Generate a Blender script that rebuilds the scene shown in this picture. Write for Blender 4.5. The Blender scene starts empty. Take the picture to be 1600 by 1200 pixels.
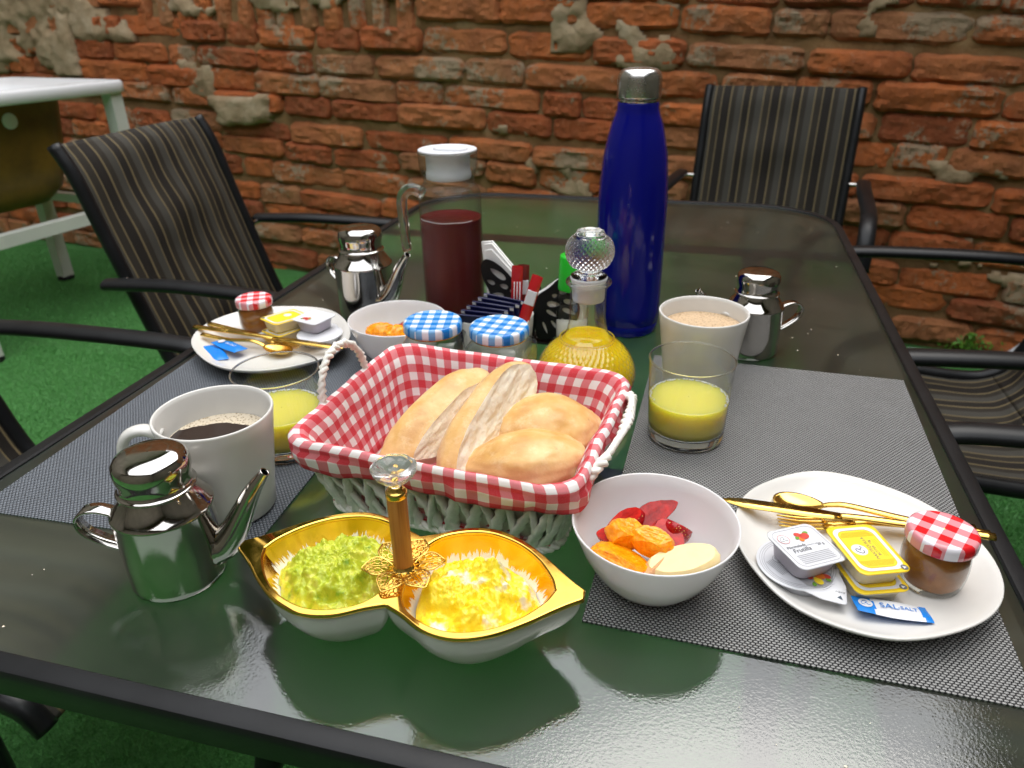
import bpy, bmesh, math, random
from mathutils import Vector, Matrix, noise
from math import sin, cos, pi, radians as rad
random.seed(7)
S = bpy.context.scene
COL = S.collection

# ------------------------------------------------------------------ camera
cam = bpy.data.cameras.new('camera')
camo = bpy.data.objects.new('camera', cam)
COL.objects.link(camo)
cam.sensor_width = 36.0
cam.lens = 25.76
cam.clip_start = 0.02
cam.clip_end = 400
camo.matrix_world = (Matrix.Translation((0, 0, 1.10)) @ Matrix.Rotation(rad(15), 4, 'Z')
                     @ Matrix.Rotation(rad(90 - 26.9), 4, 'X') @ Matrix.Rotation(rad(-0.94), 4, 'Z'))
cam.dof.use_dof = True
cam.dof.focus_distance = 0.56
cam.dof.aperture_fstop = 10.0
S.camera = camo

# ------------------------------------------------------------------ sky, sun, exposure
SUN_EL, SUN_AZ = 68.0, 20.0       # azimuth measured from +Y towards +X
world = bpy.data.worlds.new('World')
S.world = world
world.use_nodes = True
wn = world.node_tree
bg = wn.nodes['Background']
sky = wn.nodes.new('ShaderNodeTexSky')
sky.sky_type = 'NISHITA'
sky.sun_disc = False
sky.sun_elevation = rad(SUN_EL)
sky.sun_rotation = rad(SUN_AZ)
sky.air_density = 1.0
sky.dust_density = 2.0
sky.ozone_density = 1.0
# bright even cloud layer over the clear-sky gradient
cloud = wn.nodes.new('ShaderNodeMix')
cloud.data_type = 'RGBA'
cloud.inputs[0].default_value = 0.85
cloud.inputs[7].default_value = (7.6, 7.7, 7.8, 1)
wn.links.new(sky.outputs[0], cloud.inputs[6])
wn.links.new(cloud.outputs[2], bg.inputs[0])
bg.inputs[1].default_value = 0.15
sl = bpy.data.lights.new('sun', 'SUN')
sl.energy = 0.5
sl.angle = rad(40)
sl.color = (1.0, 0.95, 0.88)
so = bpy.data.objects.new('sun', sl)
COL.objects.link(so)
d = Vector((sin(rad(SUN_AZ)) * cos(rad(SUN_EL)), cos(rad(SUN_AZ)) * cos(rad(SUN_EL)), sin(rad(SUN_EL))))
so.rotation_euler = d.to_track_quat('Z', 'Y').to_euler()
so.location = (0, 0, 6)
S.view_settings.view_transform = 'Standard'
S.view_settings.look = 'None'
S.view_settings.exposure = 1.38
S.view_settings.gamma = 1.0
S.render.engine = 'CYCLES'
S.cycles.max_bounces = 12
S.cycles.transparent_max_bounces = 16
S.cycles.transmission_bounces = 10
S.cycles.glossy_bounces = 6
S.cycles.diffuse_bounces = 4
S.cycles.use_denoising = True
S.cycles.sample_clamp_indirect = 8.0
S.cycles.caustics_refractive = True
S.cycles.caustics_reflective = True
S.cycles.blur_glossy = 0.3

TZ = 0.72     # table top height


# ------------------------------------------------------------------ material helpers
def nd(nt, kind, **kw):
    n = nt.nodes.new('ShaderNode' + kind)
    for k, v in kw.items():
        if k.startswith('_'):
            n.inputs[int(k[1:])].default_value = v
        else:
            setattr(n, k, v)
    return n


def math_(nt, op, a, b=None, c=None):
    n = nd(nt, 'Math', operation=op)
    for i, v in enumerate((a, b, c)):
        if v is None:
            continue
        if isinstance(v, (int, float)):
            n.inputs[i].default_value = v
        else:
            nt.links.new(v, n.inputs[i])
    return n.outputs[0]


def ramp(nt, fac, stops, interp='LINEAR'):
    r = nd(nt, 'ValToRGB')
    cr = r.color_ramp
    cr.interpolation = interp
    while len(cr.elements) < len(stops):
        cr.elements.new(0.5)
    for e, (p, c) in zip(cr.elements, stops):
        e.position = p
        e.color = (*c, 1) if len(c) == 3 else c
    nt.links.new(fac, r.inputs[0])
    return r.outputs[0]


def mixc(nt, fac, a, b):
    m = nd(nt, 'Mix', data_type='RGBA')
    for s, v in ((m.inputs[0], fac), (m.inputs[6], a), (m.inputs[7], b)):
        if isinstance(v, (int, float)):
            s.default_value = v
        elif isinstance(v, tuple):
            s.default_value = (*v, 1)
        else:
            nt.links.new(v, s)
    return m.outputs[2]


def coord(nt, which='Object', scale=None):
    t = nd(nt, 'TexCoord').outputs[which]
    if scale is not None:
        m = nd(nt, 'Mapping')
        m.inputs['Scale'].default_value = scale if isinstance(scale, tuple) else (scale,) * 3
        nt.links.new(t, m.inputs[0])
        t = m.outputs[0]
    return t


def noise_(nt, vec, scale, detail=4, rough=0.55):
    n = nd(nt, 'TexNoise')
    n.inputs['Scale'].default_value = scale
    n.inputs['Detail'].default_value = detail
    n.inputs['Roughness'].default_value = rough
    nt.links.new(vec, n.inputs['Vector'])
    return n.outputs['Fac']


def bump(nt, b, height, strength=0.3, dist=0.002):
    n = nd(nt, 'Bump')
    n.inputs['Strength'].default_value = strength
    n.inputs['Distance'].default_value = dist
    nt.links.new(height, n.inputs['Height'])
    nt.links.new(n.outputs[0], b.inputs['Normal'])
    return n


def pbr(name, color=(0.8, 0.8, 0.8), rough=0.5, metal=0.0, **kw):
    m = bpy.data.materials.new(name)
    m.use_nodes = True
    b = m.node_tree.nodes['Principled BSDF']
    b.inputs['Base Color'].default_value = (*color, 1)
    b.inputs['Roughness'].default_value = rough
    b.inputs['Metallic'].default_value = metal
    names = dict(trans='Transmission Weight', ior='IOR', sss='Subsurface Weight', sssr='Subsurface Radius', ssss='Subsurface Scale',
                 coat='Coat Weight', sheen='Sheen Weight', spec='Specular IOR Level', aniso='Anisotropic')
    for k, v in kw.items():
        b.inputs[names[k]].default_value = v
    return m, m.node_tree, b


MAT = {}


def simple(key, *a, var=0.0, vscale=20, bmp=0.0, bscale=200, bdist=0.001, **kw):
    m, nt, b = pbr(key, *a, **kw)
    c = a[0] if a else kw.get('color')
    if var or bmp:
        v = coord(nt)
    if var:
        n = noise_(nt, v, vscale)
        dark = tuple(x * (1 - var) for x in c)
        lite = tuple(min(1, x * (1 + var)) for x in c)
        nt.links.new(ramp(nt, n, [(0.3, dark), (0.7, lite)]), b.inputs['Base Color'])
    if bmp:
        bump(nt, b, noise_(nt, v, bscale), bmp, bdist)
    MAT[key] = m
    return m


def gingham_socket(nt, vec, period, dark, mid, white):
    s = nd(nt, 'SeparateXYZ')
    nt.links.new(vec, s.inputs[0])
    o = []
    for ax in (0, 1):
        f = math_(nt, 'FRACT', math_(nt, 'MULTIPLY', s.outputs[ax], 1 / period))
        o.append(math_(nt, 'LESS_THAN', f, 0.5))
    v = math_(nt, 'MULTIPLY', math_(nt, 'ADD', o[0], o[1]), 0.5)
    return ramp(nt, v, [(0.0, white), (0.3, mid), (0.8, dark)], 'CONSTANT'), s


def make_gingham(key, period, dark, mid, white, which='Object', rough=0.3, cloth=False):
    m, nt, b = pbr(key, white, rough)
    vec = coord(nt, which)
    c, s = gingham_socket(nt, vec, period, dark, mid, white)
    if cloth:
        thr = []
        for ax in (0, 1):
            thr.append(math_(nt, 'SINE', math_(nt, 'MULTIPLY', s.outputs[ax], 2 * pi / 0.0011)))
        w = math_(nt, 'MULTIPLY', thr[0], thr[1])
        n = noise_(nt, vec, 900, 2)
        c2 = mixc(nt, math_(nt, 'MULTIPLY', n, 0.10), c, (0.86, 0.78, 0.78))
        nt.links.new(c2, b.inputs['Base Color'])
        bump(nt, b, w, 0.35, 0.0004)
    else:
        nt.links.new(c, b.inputs['Base Color'])
    MAT[key] = m


def thin_glass(key, tint=(0.96, 0.98, 0.97), base=0.05, bumpy=None):
    m = bpy.data.materials.new(key)
    m.use_nodes = True
    nt = m.node_tree
    nt.nodes.remove(nt.nodes['Principled BSDF'])
    out = nt.nodes['Material Output']
    lw = nd(nt, 'LayerWeight', _0=0.5)
    f = math_(nt, 'POWER', lw.outputs['Facing'], 3.5)
    f = math_(nt, 'ADD', math_(nt, 'MULTIPLY', f, 0.75), base)
    tr = nd(nt, 'BsdfTransparent')
    edge = math_(nt, 'POWER', lw.outputs['Facing'], 2.0)
    nt.links.new(mixc(nt, edge, tint, tuple(x * 0.74 for x in tint)), tr.inputs[0])
    gl = nd(nt, 'BsdfGlossy')
    gl.inputs['Roughness'].default_value = 0.02
    mx = nd(nt, 'MixShader')
    nt.links.new(f, mx.inputs[0])
    nt.links.new(tr.outputs[0], mx.inputs[1])
    nt.links.new(gl.outputs[0], mx.inputs[2])
    nt.links.new(mx.outputs[0], out.inputs[0])
    if bumpy:
        v = coord(nt, 'UV', bumpy)
        s = nd(nt, 'SeparateXYZ')
        nt.links.new(v, s.inputs[0])
        a = math_(nt, 'SINE', s.outputs[0])
        c = math_(nt, 'SINE', s.outputs[1])
        h = math_(nt, 'MULTIPLY', math_(nt, 'ABSOLUTE', a), math_(nt, 'ABSOLUTE', c))
        bn = nd(nt, 'Bump')
        bn.inputs['Strength'].default_value = 0.45
        bn.inputs['Distance'].default_value = 0.0010
        nt.links.new(h, bn.inputs['Height'])
        nt.links.new(bn.outputs[0], gl.inputs['Normal'])
        nt.links.new(bn.outputs[0], lw.inputs['Normal'])
    MAT[key] = m
    return m


# ------------------------------------------------------------------ materials
simple('white_ceramic', (0.70, 0.685, 0.65), 0.16, var=0.02, spec=0.5)
simple('plate_ceramic', (0.69, 0.672, 0.635), 0.22, var=0.03, vscale=30)
simple('opal_glass', (0.78, 0.77, 0.78), 0.12, sss=0.3, sssr=(0.01, 0.01, 0.012), ssss=1.0)
simple('steel', (0.52, 0.50, 0.47), 0.09, 1.0, bmp=0.05, bscale=60)
simple('brushed_steel', (0.62, 0.61, 0.59), 0.3, 1.0)
simple('gold', (0.83, 0.55, 0.13), 0.14, 1.0, bmp=0.04, bscale=60)
simple('gold_leaf', (0.80, 0.49, 0.09), 0.10, 1.0)
simple('black_metal', (0.009, 0.0095, 0.0105), 0.36, 0.0, spec=0.28, var=0.3, bmp=0.12, bscale=500, bdist=0.0005)
simple('black_plastic', (0.007, 0.007, 0.008), 0.5, spec=0.25)
simple('white_paint', (0.62, 0.64, 0.58), 0.4, var=0.08, vscale=6)
simple('sink_white', (0.80, 0.81, 0.82), 0.25, var=0.03, vscale=4)
simple('white_plastic', (0.72, 0.73, 0.76), 0.35)
simple('paper', (0.84, 0.83, 0.81), 0.8, bmp=0.25, bscale=900, bdist=0.0004)
simple('foil_white', (0.70, 0.71, 0.74), 0.32, bmp=0.12, bscale=90, bdist=0.0015)
simple('tub_lilac', (0.50, 0.46, 0.52), 0.3, sss=0.2, sssr=(0.006, 0.004, 0.006))
simple('tub_grey', (0.62, 0.63, 0.68), 0.3, sss=0.2, sssr=(0.006, 0.006, 0.006))
simple('tub_cream', (0.78, 0.70, 0.52), 0.3, sss=0.3, sssr=(0.01, 0.008, 0.004))
simple('yellow_foil', (0.88, 0.62, 0.02), 0.28, bmp=0.1, bscale=90, bdist=0.001)
simple('yellow_print', (0.90, 0.68, 0.03), 0.3)
simple('orange_print', (0.78, 0.45, 0.01), 0.35)
simple('ink_grey', (0.12, 0.12, 0.13), 0.5)
simple('ink_pale', (0.38, 0.38, 0.40), 0.5)
simple('ink_blue', (0.02, 0.20, 0.62), 0.4)
simple('ink_slate', (0.03, 0.06, 0.09), 0.4)
simple('ink_red', (0.62, 0.06, 0.04), 0.4)
simple('ink_orange', (0.78, 0.20, 0.02), 0.4)
simple('ink_green', (0.14, 0.34, 0.03), 0.4)
simple('blue_foil', (0.01, 0.22, 0.70), 0.25, bmp=0.2, bscale=120, bdist=0.001)
simple('navy_foil', (0.008, 0.010, 0.06), 0.25, bmp=0.2, bscale=80, bdist=0.001)
simple('red_foil', (0.50, 0.012, 0.016), 0.28, bmp=0.2, bscale=120, bdist=0.001)
simple('maroon_foil', (0.16, 0.02, 0.015), 0.3)
simple('green_plastic', (0.02, 0.52, 0.03), 0.3, sss=0.2, sssr=(0.004, 0.01, 0.004))
simple('wood', (0.42, 0.16, 0.03), 0.4)
simple('coffee_black', (0.022, 0.010, 0.006), 0.08)
simple('jam', (0.30, 0.105, 0.012), 0.35, var=0.3, vscale=60, sss=0.2, sssr=(0.008, 0.004, 0.001))
simple('sugar', (0.80, 0.76, 0.66), 0.8, bmp=0.4, bscale=700)
simple('spice', (0.25, 0.17, 0.08), 0.85, var=0.4, vscale=120, bmp=0.4, bscale=400)
simple('rope_white', (0.86, 0.84, 0.77), 0.8, var=0.12, vscale=120, bmp=0.35, bscale=700, bdist=0.0006)
simple('rope_shell', (0.76, 0.73, 0.65), 0.9, var=0.15, vscale=90, bmp=0.3, bscale=400)
simple('hose_grey', (0.50, 0.52, 0.54), 0.4)
simple('leaf_green', (0.09, 0.24, 0.02), 0.5, var=0.4, vscale=40)
simple('clear_plastic_white', (0.78, 0.79, 0.80), 0.35, sss=0.3, sssr=(0.005, 0.005, 0.006))
simple('strawberry', (0.46, 0.008, 0.014), 0.18, var=0.35, vscale=130, bmp=0.35, bscale=260, bdist=0.0012, sss=0.08, sssr=(0.006, 0.001, 0.001))
simple('strawberry_cut', (0.44, 0.012, 0.008), 0.22, var=0.45, vscale=150, bmp=0.3, bscale=200, bdist=0.001, sss=0.08, sssr=(0.006, 0.002, 0.001))
simple('strawberry_heart', (0.74, 0.40, 0.28), 0.3, var=0.15, vscale=90)
simple('orange_flesh', (0.90, 0.32, 0.004), 0.2, var=0.10, vscale=170, bmp=0.4, bscale=220, bdist=0.0015, sss=0.3, sssr=(0.01, 0.004, 0.001))
simple('apple_flesh', (0.80, 0.64, 0.32), 0.3, var=0.07, vscale=70, bmp=0.1, bscale=200, sss=0.3, sssr=(0.008, 0.006, 0.002))
simple('apple_pale', (0.74, 0.40, 0.20), 0.3, var=0.1, vscale=70, sss=0.3, sssr=(0.008, 0.005, 0.002))
simple('house_plaster', (0.16, 0.14, 0.11), 0.9, var=0.2, vscale=1.5)
simple('roof_timber', (0.09, 0.06, 0.04), 0.8, var=0.3, vscale=3)

nt = MAT['orange_flesh'].node_tree
b = nt.nodes['Principled BSDF']
v = coord(nt)
mp = nd(nt, 'Mapping')
mp.inputs['Scale'].default_value = (330, 110, 110)
nt.links.new(v, mp.inputs[0])
n = noise_(nt, mp.outputs[0], 1.0, 4, 0.65)
nt.links.new(ramp(nt, n, [(0.30, (0.86, 0.23, 0.002)), (0.50, (0.92, 0.33, 0.003)), (0.66, (0.94, 0.43, 0.012)), (0.78, (0.92, 0.62, 0.16))]), b.inputs['Base Color'])
bump(nt, b, n, 0.5, 0.0016)
nt = MAT['strawberry'].node_tree
b = nt.nodes['Principled BSDF']
v = coord(nt)
vo = nd(nt, 'TexVoronoi')
vo.inputs['Scale'].default_value = 420
nt.links.new(v, vo.inputs['Vector'])
sd = ramp(nt, vo.outputs['Distance'], [(0.16, (0.70, 0.42, 0.10)), (0.24, (0.32, 0.003, 0.006)), (0.6, (0.38, 0.004, 0.008))])
nt.links.new(sd, b.inputs['Base Color'])
bump(nt, b, vo.outputs['Distance'], 0.5, 0.0012)
make_gingham('gingham_red', 0.0165, (0.60, 0.004, 0.020), (0.66, 0.17, 0.19), (0.80, 0.76, 0.74), 'UV', 0.85, True)
make_gingham('gingham_red_lid', 0.0150, (0.66, 0.012, 0.018), (0.70, 0.27, 0.30), (0.80, 0.77, 0.82), 'Object', 0.22)
make_gingham('gingham_blue_lid', 0.0138, (0.008, 0.19, 0.60), (0.17, 0.40, 0.70), (0.78, 0.78, 0.84), 'Object', 0.24)

thin_glass('thin_glass')
thin_glass('jug_glass', (0.95, 0.98, 0.97), 0.055, bumpy=(270.0, 1050.0, 1))
thin_glass('decanter_glass', (0.96, 0.98, 0.96), 0.06)
m, nt, b = pbr('solid_glass', (0.96, 0.98, 0.97), 0.0, trans=1.0, ior=1.46)
MAT['solid_glass'] = m
m, nt, b = pbr('knob_crystal', (0.98, 0.97, 0.95), 0.06, trans=0.92, ior=1.36)
MAT['knob_crystal'] = m

for key, lo, hi in (('steel', 0.05, 0.17), ('gold', 0.16, 0.36), ('brushed_steel', 0.22, 0.36), ('gold_leaf', 0.05, 0.16)):
    nt = MAT[key].node_tree
    b = nt.nodes['Principled BSDF']
    n = noise_(nt, coord(nt), 34, 6, 0.7)
    r_ = math_(nt, 'ADD', math_(nt, 'MULTIPLY', ramp(nt, n, [(0.45, (0, 0, 0)), (0.68, (1, 1, 1))]), hi - lo), lo)
    nt.links.new(r_, b.inputs['Roughness'])

# orange juice: cloudy
for key, c in (('juice', (0.95, 0.60, 0.008)), ('juice_pale', (0.66, 0.58, 0.12))):
    m, nt, b = pbr(key, c, 0.12, sss=1.0, sssr=(0.045, 0.035, 0.008), ssss=1.0)
    MAT[key] = m
m, nt, b = pbr('tea', (0.125, 0.003, 0.005), 0.3, spec=0.1)
MAT['tea'] = m

# blue lacquer of the flask
m, nt, b = pbr('blue_lacquer', (0.003, 0.005, 0.19), 0.12, 0.0, spec=0.4)
b.inputs['Coat Roughness'].default_value = 0.05
MAT['blue_lacquer'] = m

# milk coffee with fine foam / black coffee foam
for key, c1, c2 in (('crema', (0.45, 0.27, 0.13), (0.62, 0.45, 0.28)), ('pale_foam', (0.24, 0.17, 0.10), (0.52, 0.45, 0.34))):
    m, nt, b = pbr(key, c1, 0.35)
    v = coord(nt)
    vo = nd(nt, 'TexVoronoi')
    vo.inputs['Scale'].default_value = 420
    nt.links.new(v, vo.inputs['Vector'])
    n = noise_(nt, v, 260, 3)
    f = math_(nt, 'MULTIPLY', vo.outputs['Distance'], 1.2)
    c = ramp(nt, f, [(0.12, tuple(x * 0.35 for x in c1)), (0.35, c1), (0.6, c2)])
    nt.links.new(mixc(nt, math_(nt, 'MULTIPLY', n, 0.5), c, c2), b.inputs['Base Color'])
    bump(nt, b, vo.outputs['Distance'], 0.5, 0.0008)
    MAT[key] = m

# black coffee with a crescent of pale bubbles
m, nt, b = pbr('coffee_foam', (0.02, 0.01, 0.006), 0.08)
v = coord(nt)
s = nd(nt, 'SeparateXYZ')
nt.links.new(v, s.inputs[0])
lin = math_(nt, 'ADD', math_(nt, 'MULTIPLY', s.outputs[0], 0.40), math_(nt, 'MULTIPLY', s.outputs[1], 0.92))
lin = math_(nt, 'ADD', lin, math_(nt, 'MULTIPLY', noise_(nt, v, 55, 3), 0.022))
rr2 = math_(nt, 'SQRT', math_(nt, 'ADD', math_(nt, 'MULTIPLY', s.outputs[0], s.outputs[0]), math_(nt, 'MULTIPLY', s.outputs[1], s.outputs[1])))
lin2 = math_(nt, 'ADD', math_(nt, 'MULTIPLY', rr2, 0.75), math_(nt, 'MULTIPLY', lin, 0.5))
mask = math_(nt, 'MAXIMUM', math_(nt, 'GREATER_THAN', lin2, 0.0370), math_(nt, 'GREATER_THAN', rr2, 0.0402))
vo = nd(nt, 'TexVoronoi')
vo.inputs['Scale'].default_value = 420
nt.links.new(v, vo.inputs['Vector'])
fo = ramp(nt, vo.outputs['Distance'], [(0.10, (0.10, 0.065, 0.035)), (0.22, (0.40, 0.31, 0.20)), (0.5, (0.62, 0.54, 0.41))])
nt.links.new(mixc(nt, mask, (0.022, 0.010, 0.006), fo), b.inputs['Base Color'])
nt.links.new(math_(nt, 'ADD', math_(nt, 'MULTIPLY', mask, 0.35), 0.06), b.inputs['Roughness'])
MAT['coffee_foam'] = m

# wood grain for the handle
nt = MAT['wood'].node_tree
b = nt.nodes['Principled BSDF']
v = coord(nt, 'Object', (260, 260, 14))
nt.links.new(ramp(nt, noise_(nt, v, 1.0, 4), [(0.3, (0.27, 0.085, 0.012)), (0.55, (0.48, 0.19, 0.035)), (0.8, (0.58, 0.26, 0.06))]), b.inputs['Base Color'])

# avocado / eggs
m, nt, b = pbr('avocado', (0.4, 0.5, 0.05), 0.36, sss=0.08, sssr=(0.006, 0.008, 0.002))
v = coord(nt)
n1 = noise_(nt, v, 90, 5)
nt.links.new(ramp(nt, n1, [(0.26, (0.14, 0.30, 0.008)), (0.40, (0.42, 0.50, 0.018)), (0.58, (0.58, 0.62, 0.05)), (0.76, (0.74, 0.68, 0.16))]), b.inputs['Base Color'])
bump(nt, b, noise_(nt, v, 330, 4), 0.5, 0.0018)
MAT['avocado'] = m
m, nt, b = pbr('egg', (0.8, 0.55, 0.02), 0.3, sss=0.15, sssr=(0.010, 0.007, 0.002))
v = coord(nt)
n1 = noise_(nt, v, 52, 3)
n2 = noise_(nt, v, 120, 3)
yel = ramp(nt, n2, [(0.3, (0.92, 0.64, 0.006)), (0.7, (0.95, 0.80, 0.05))])
w = ramp(nt, n1, [(0.56, (0, 0, 0)), (0.64, (1, 1, 1))])
nt.links.new(mixc(nt, w, yel, (0.84, 0.78, 0.55)), b.inputs['Base Color'])
bump(nt, b, noise_(nt, v, 260, 4), 0.5, 0.002)
MAT['egg'] = m

# bread crust and crumb
m, nt, b = pbr('crust', (0.6, 0.36, 0.13), 0.38, sss=0.05, sssr=(0.006, 0.004, 0.002))
v = coord(nt)
g = nd(nt, 'NewGeometry')
sp = nd(nt, 'SeparateXYZ')
nt.links.new(v, sp.inputs[0])
n1 = noise_(nt, v, 26, 4)
c = ramp(nt, n1, [(0.28, (0.52, 0.25, 0.06)), (0.48, (0.68, 0.40, 0.125)), (0.7, (0.80, 0.58, 0.26))])
c = mixc(nt, ramp(nt, sp.outputs[2], [(0.0, (0.6, 0.6, 0.6)), (0.016, (0, 0, 0))]), c, (0.70, 0.44, 0.25))
fl2 = noise_(nt, v, 60, 6, 0.75)
c = mixc(nt, ramp(nt, fl2, [(0.52, (0, 0, 0)), (0.75, (0.55, 0.55, 0.55))]), c, (0.86, 0.70, 0.44))
c = mixc(nt, ramp(nt, noise_(nt, v, 150, 4, 0.7), [(0.62, (0, 0, 0)), (0.8, (0.6, 0.6, 0.6))]), c, (0.40, 0.17, 0.04))
nt.links.new(c, b.inputs['Base Color'])
bump(nt, b, noise_(nt, v, 240, 5), 0.25, 0.0015)
MAT['crust'] = m
m, nt, b = pbr('crumb', (0.8, 0.66, 0.45), 0.85, sss=0.2, sssr=(0.006, 0.005, 0.003))
v = coord(nt)
n1 = noise_(nt, v, 110, 5, 0.65)
nt.links.new(ramp(nt, n1, [(0.28, (0.74, 0.60, 0.40)), (0.45, (0.86, 0.77, 0.60)), (0.7, (0.88, 0.82, 0.68))]), b.inputs['Base Color'])
bump(nt, b, n1, 0.7, 0.0022)
MAT['crumb'] = m

# gold lustre brushed over white glaze inside the double dish (uv: x round the rim, y depth)
m, nt, b = pbr('brushed_gold_glaze', (0.8, 0.78, 0.74), 0.15)
v = coord(nt, 'UV')
s = nd(nt, 'SeparateXYZ')
nt.links.new(v, s.inputs[0])
cb = nd(nt, 'CombineXYZ')
nt.links.new(math_(nt, 'MULTIPLY', s.outputs[0], 95.0), cb.inputs[0])
nt.links.new(math_(nt, 'MULTIPLY', s.outputs[1], 1.2), cb.inputs[1])
n1 = noise_(nt, cb.outputs[0], 1.0, 3, 0.7)
cb2 = nd(nt, 'CombineXYZ')
nt.links.new(math_(nt, 'MULTIPLY', s.outputs[0], 9.0), cb2.inputs[0])
n2 = noise_(nt, cb2.outputs[0], 1.0, 2)
thr = math_(nt, 'ADD', math_(nt, 'MULTIPLY', n1, 0.55), math_(nt, 'MULTIPLY', n2, 0.35))
f = math_(nt, 'LESS_THAN', s.outputs[1], math_(nt, 'ADD', thr, -0.12))
nt.links.new(mixc(nt, f, (0.80, 0.76, 0.70), (0.84, 0.50, 0.09)), b.inputs['Base Color'])
nt.links.new(f, b.inputs['Metallic'])
MAT['brushed_gold_glaze'] = m


# woven vinyl mats
def weave(key, px, py, light, dark):
    m, nt, b = pbr(key, light, 0.45)
    v = coord(nt)
    s = nd(nt, 'SeparateXYZ')
    nt.links.new(v, s.inputs[0])
    yy = math_(nt, 'MULTIPLY', s.outputs[1], 1 / py)
    row = math_(nt, 'FLOOR', yy)
    fy = math_(nt, 'FRACT', yy)
    off = math_(nt, 'MULTIPLY', math_(nt, 'FRACT', math_(nt, 'MULTIPLY', row, 0.5)), 1.0)
    fx = math_(nt, 'FRACT', math_(nt, 'ADD', math_(nt, 'MULTIPLY', s.outputs[0], 1 / px), off))
    a = math_(nt, 'SINE', math_(nt, 'MULTIPLY', fx, pi))
    c = math_(nt, 'SINE', math_(nt, 'MULTIPLY', fy, pi))
    h = math_(nt, 'MULTIPLY', math_(nt, 'POWER', a, 0.7), math_(nt, 'POWER', c, 0.8))
    n = noise_(nt, v, 30, 3)
    hh = math_(nt, 'ADD', h, math_(nt, 'MULTIPLY', n, 0.12))
    nt.links.new(ramp(nt, hh, [(0.42, dark), (0.72, light)]), b.inputs['Base Color'])
    bump(nt, b, h, 0.9, 0.0009)
    MAT[key] = m


weave('mat_silver', 0.0034, 0.0022, (0.33, 0.33, 0.32), (0.018, 0.018, 0.020))
weave('mat_slate', 0.0034, 0.0022, (0.165, 0.185, 0.21), (0.034, 0.040, 0.050))

# chair sling: brown-black mesh with thin straw stripes, uv.x across
m, nt, b = pbr('sling', (0.03, 0.025, 0.02), 0.75, spec=0.2)
v = coord(nt, 'UV')
s = nd(nt, 'SeparateXYZ')
nt.links.new(v, s.inputs[0])
base, gry, straw, bl = (0.026, 0.021, 0.015), (0.058, 0.054, 0.045), (0.17, 0.130, 0.065), (0.013, 0.010, 0.008)
st, x = [], 0.0
for wd, c in ((0.13, gry), (.03, straw), (.12, base), (.025, straw), (.16, bl), (.03, straw), (.10, base), (.13, gry), (.02, straw), (.13, bl), (.03, straw), (.10, base)):
    st.append((x, c))
    x += wd
c = ramp(nt, math_(nt, 'FRACT', math_(nt, 'MULTIPLY', s.outputs[0], 3.0)), [(p / x, c) for p, c in st], 'CONSTANT')
cb = nd(nt, 'CombineXYZ')
nt.links.new(math_(nt, 'MULTIPLY', s.outputs[0], 140), cb.inputs[0])
nt.links.new(math_(nt, 'MULTIPLY', s.outputs[1], 5), cb.inputs[1])
n = noise_(nt, cb.outputs[0], 1.0, 2)
nt.links.new(mixc(nt, math_(nt, 'MULTIPLY', n, 0.35), c, (0.040, 0.036, 0.029)), b.inputs['Base Color'])
wv = math_(nt, 'MULTIPLY', math_(nt, 'SINE', math_(nt, 'MULTIPLY', s.outputs[0], 1300)), math_(nt, 'SINE', math_(nt, 'MULTIPLY', s.outputs[1], 1500)))
bump(nt, b, wv, 0.3, 0.0006)
MAT['sling'] = m

# pebbled table glass
m = bpy.data.materials.new('pebbled_glass')
m.use_nodes = True
nt = m.node_tree
nt.nodes.remove(nt.nodes['Principled BSDF'])
v = coord(nt)
vo = nd(nt, 'TexVoronoi')
vo.feature = 'SMOOTH_F1'
vo.inputs['Scale'].default_value = 520
nt.links.new(v, vo.inputs['Vector'])
nn = noise_(nt, v, 800, 2)
bn = nd(nt, 'Bump')
bn.inputs['Strength'].default_value = 0.045
bn.inputs['Distance'].default_value = 0.0010
nt.links.new(math_(nt, 'ADD', vo.outputs['Distance'], nn), bn.inputs['Height'])
fr = nd(nt, 'Fresnel', _0=2.05)
nt.links.new(bn.outputs[0], fr.inputs['Normal'])
gl = nd(nt, 'BsdfGlossy')
gl.inputs['Roughness'].default_value = 0.035
dust = noise_(nt, v, 9, 5)
nt.links.new(bn.outputs[0], gl.inputs['Normal'])
rf = nd(nt, 'BsdfRefraction')
rf.inputs['IOR'].default_value = 1.12
rf.inputs['Roughness'].default_value = 0.30
rf.inputs['Color'].default_value = (0.80, 0.92, 0.84, 1)
df = nd(nt, 'BsdfDiffuse')
nt.links.new(ramp(nt, dust, [(0.35, (0.06, 0.075, 0.064)), (0.7, (0.14, 0.15, 0.13))]), df.inputs['Color'])
mx0 = nd(nt, 'MixShader', _0=0.20)
nt.links.new(rf.outputs[0], mx0.inputs[1])
nt.links.new(df.outputs[0], mx0.inputs[2])
mx = nd(nt, 'MixShader')
nt.links.new(fr.outputs[0], mx.inputs[0])
nt.links.new(mx0.outputs[0], mx.inputs[1])
nt.links.new(gl.outputs[0], mx.inputs[2])
nt.links.new(mx.outputs[0], nt.nodes['Material Output'].inputs[0])
MAT['pebbled_glass'] = m

m = bpy.data.materials.new('glass_under')
m.use_nodes = True
nt = m.node_tree
nt.nodes.remove(nt.nodes['Principled BSDF'])
tr = nd(nt, 'BsdfTransparent')
tr.inputs[0].default_value = (0.90, 0.96, 0.92, 1)
nt.links.new(tr.outputs[0], nt.nodes['Material Output'].inputs[0])
MAT['glass_under'] = m

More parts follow.
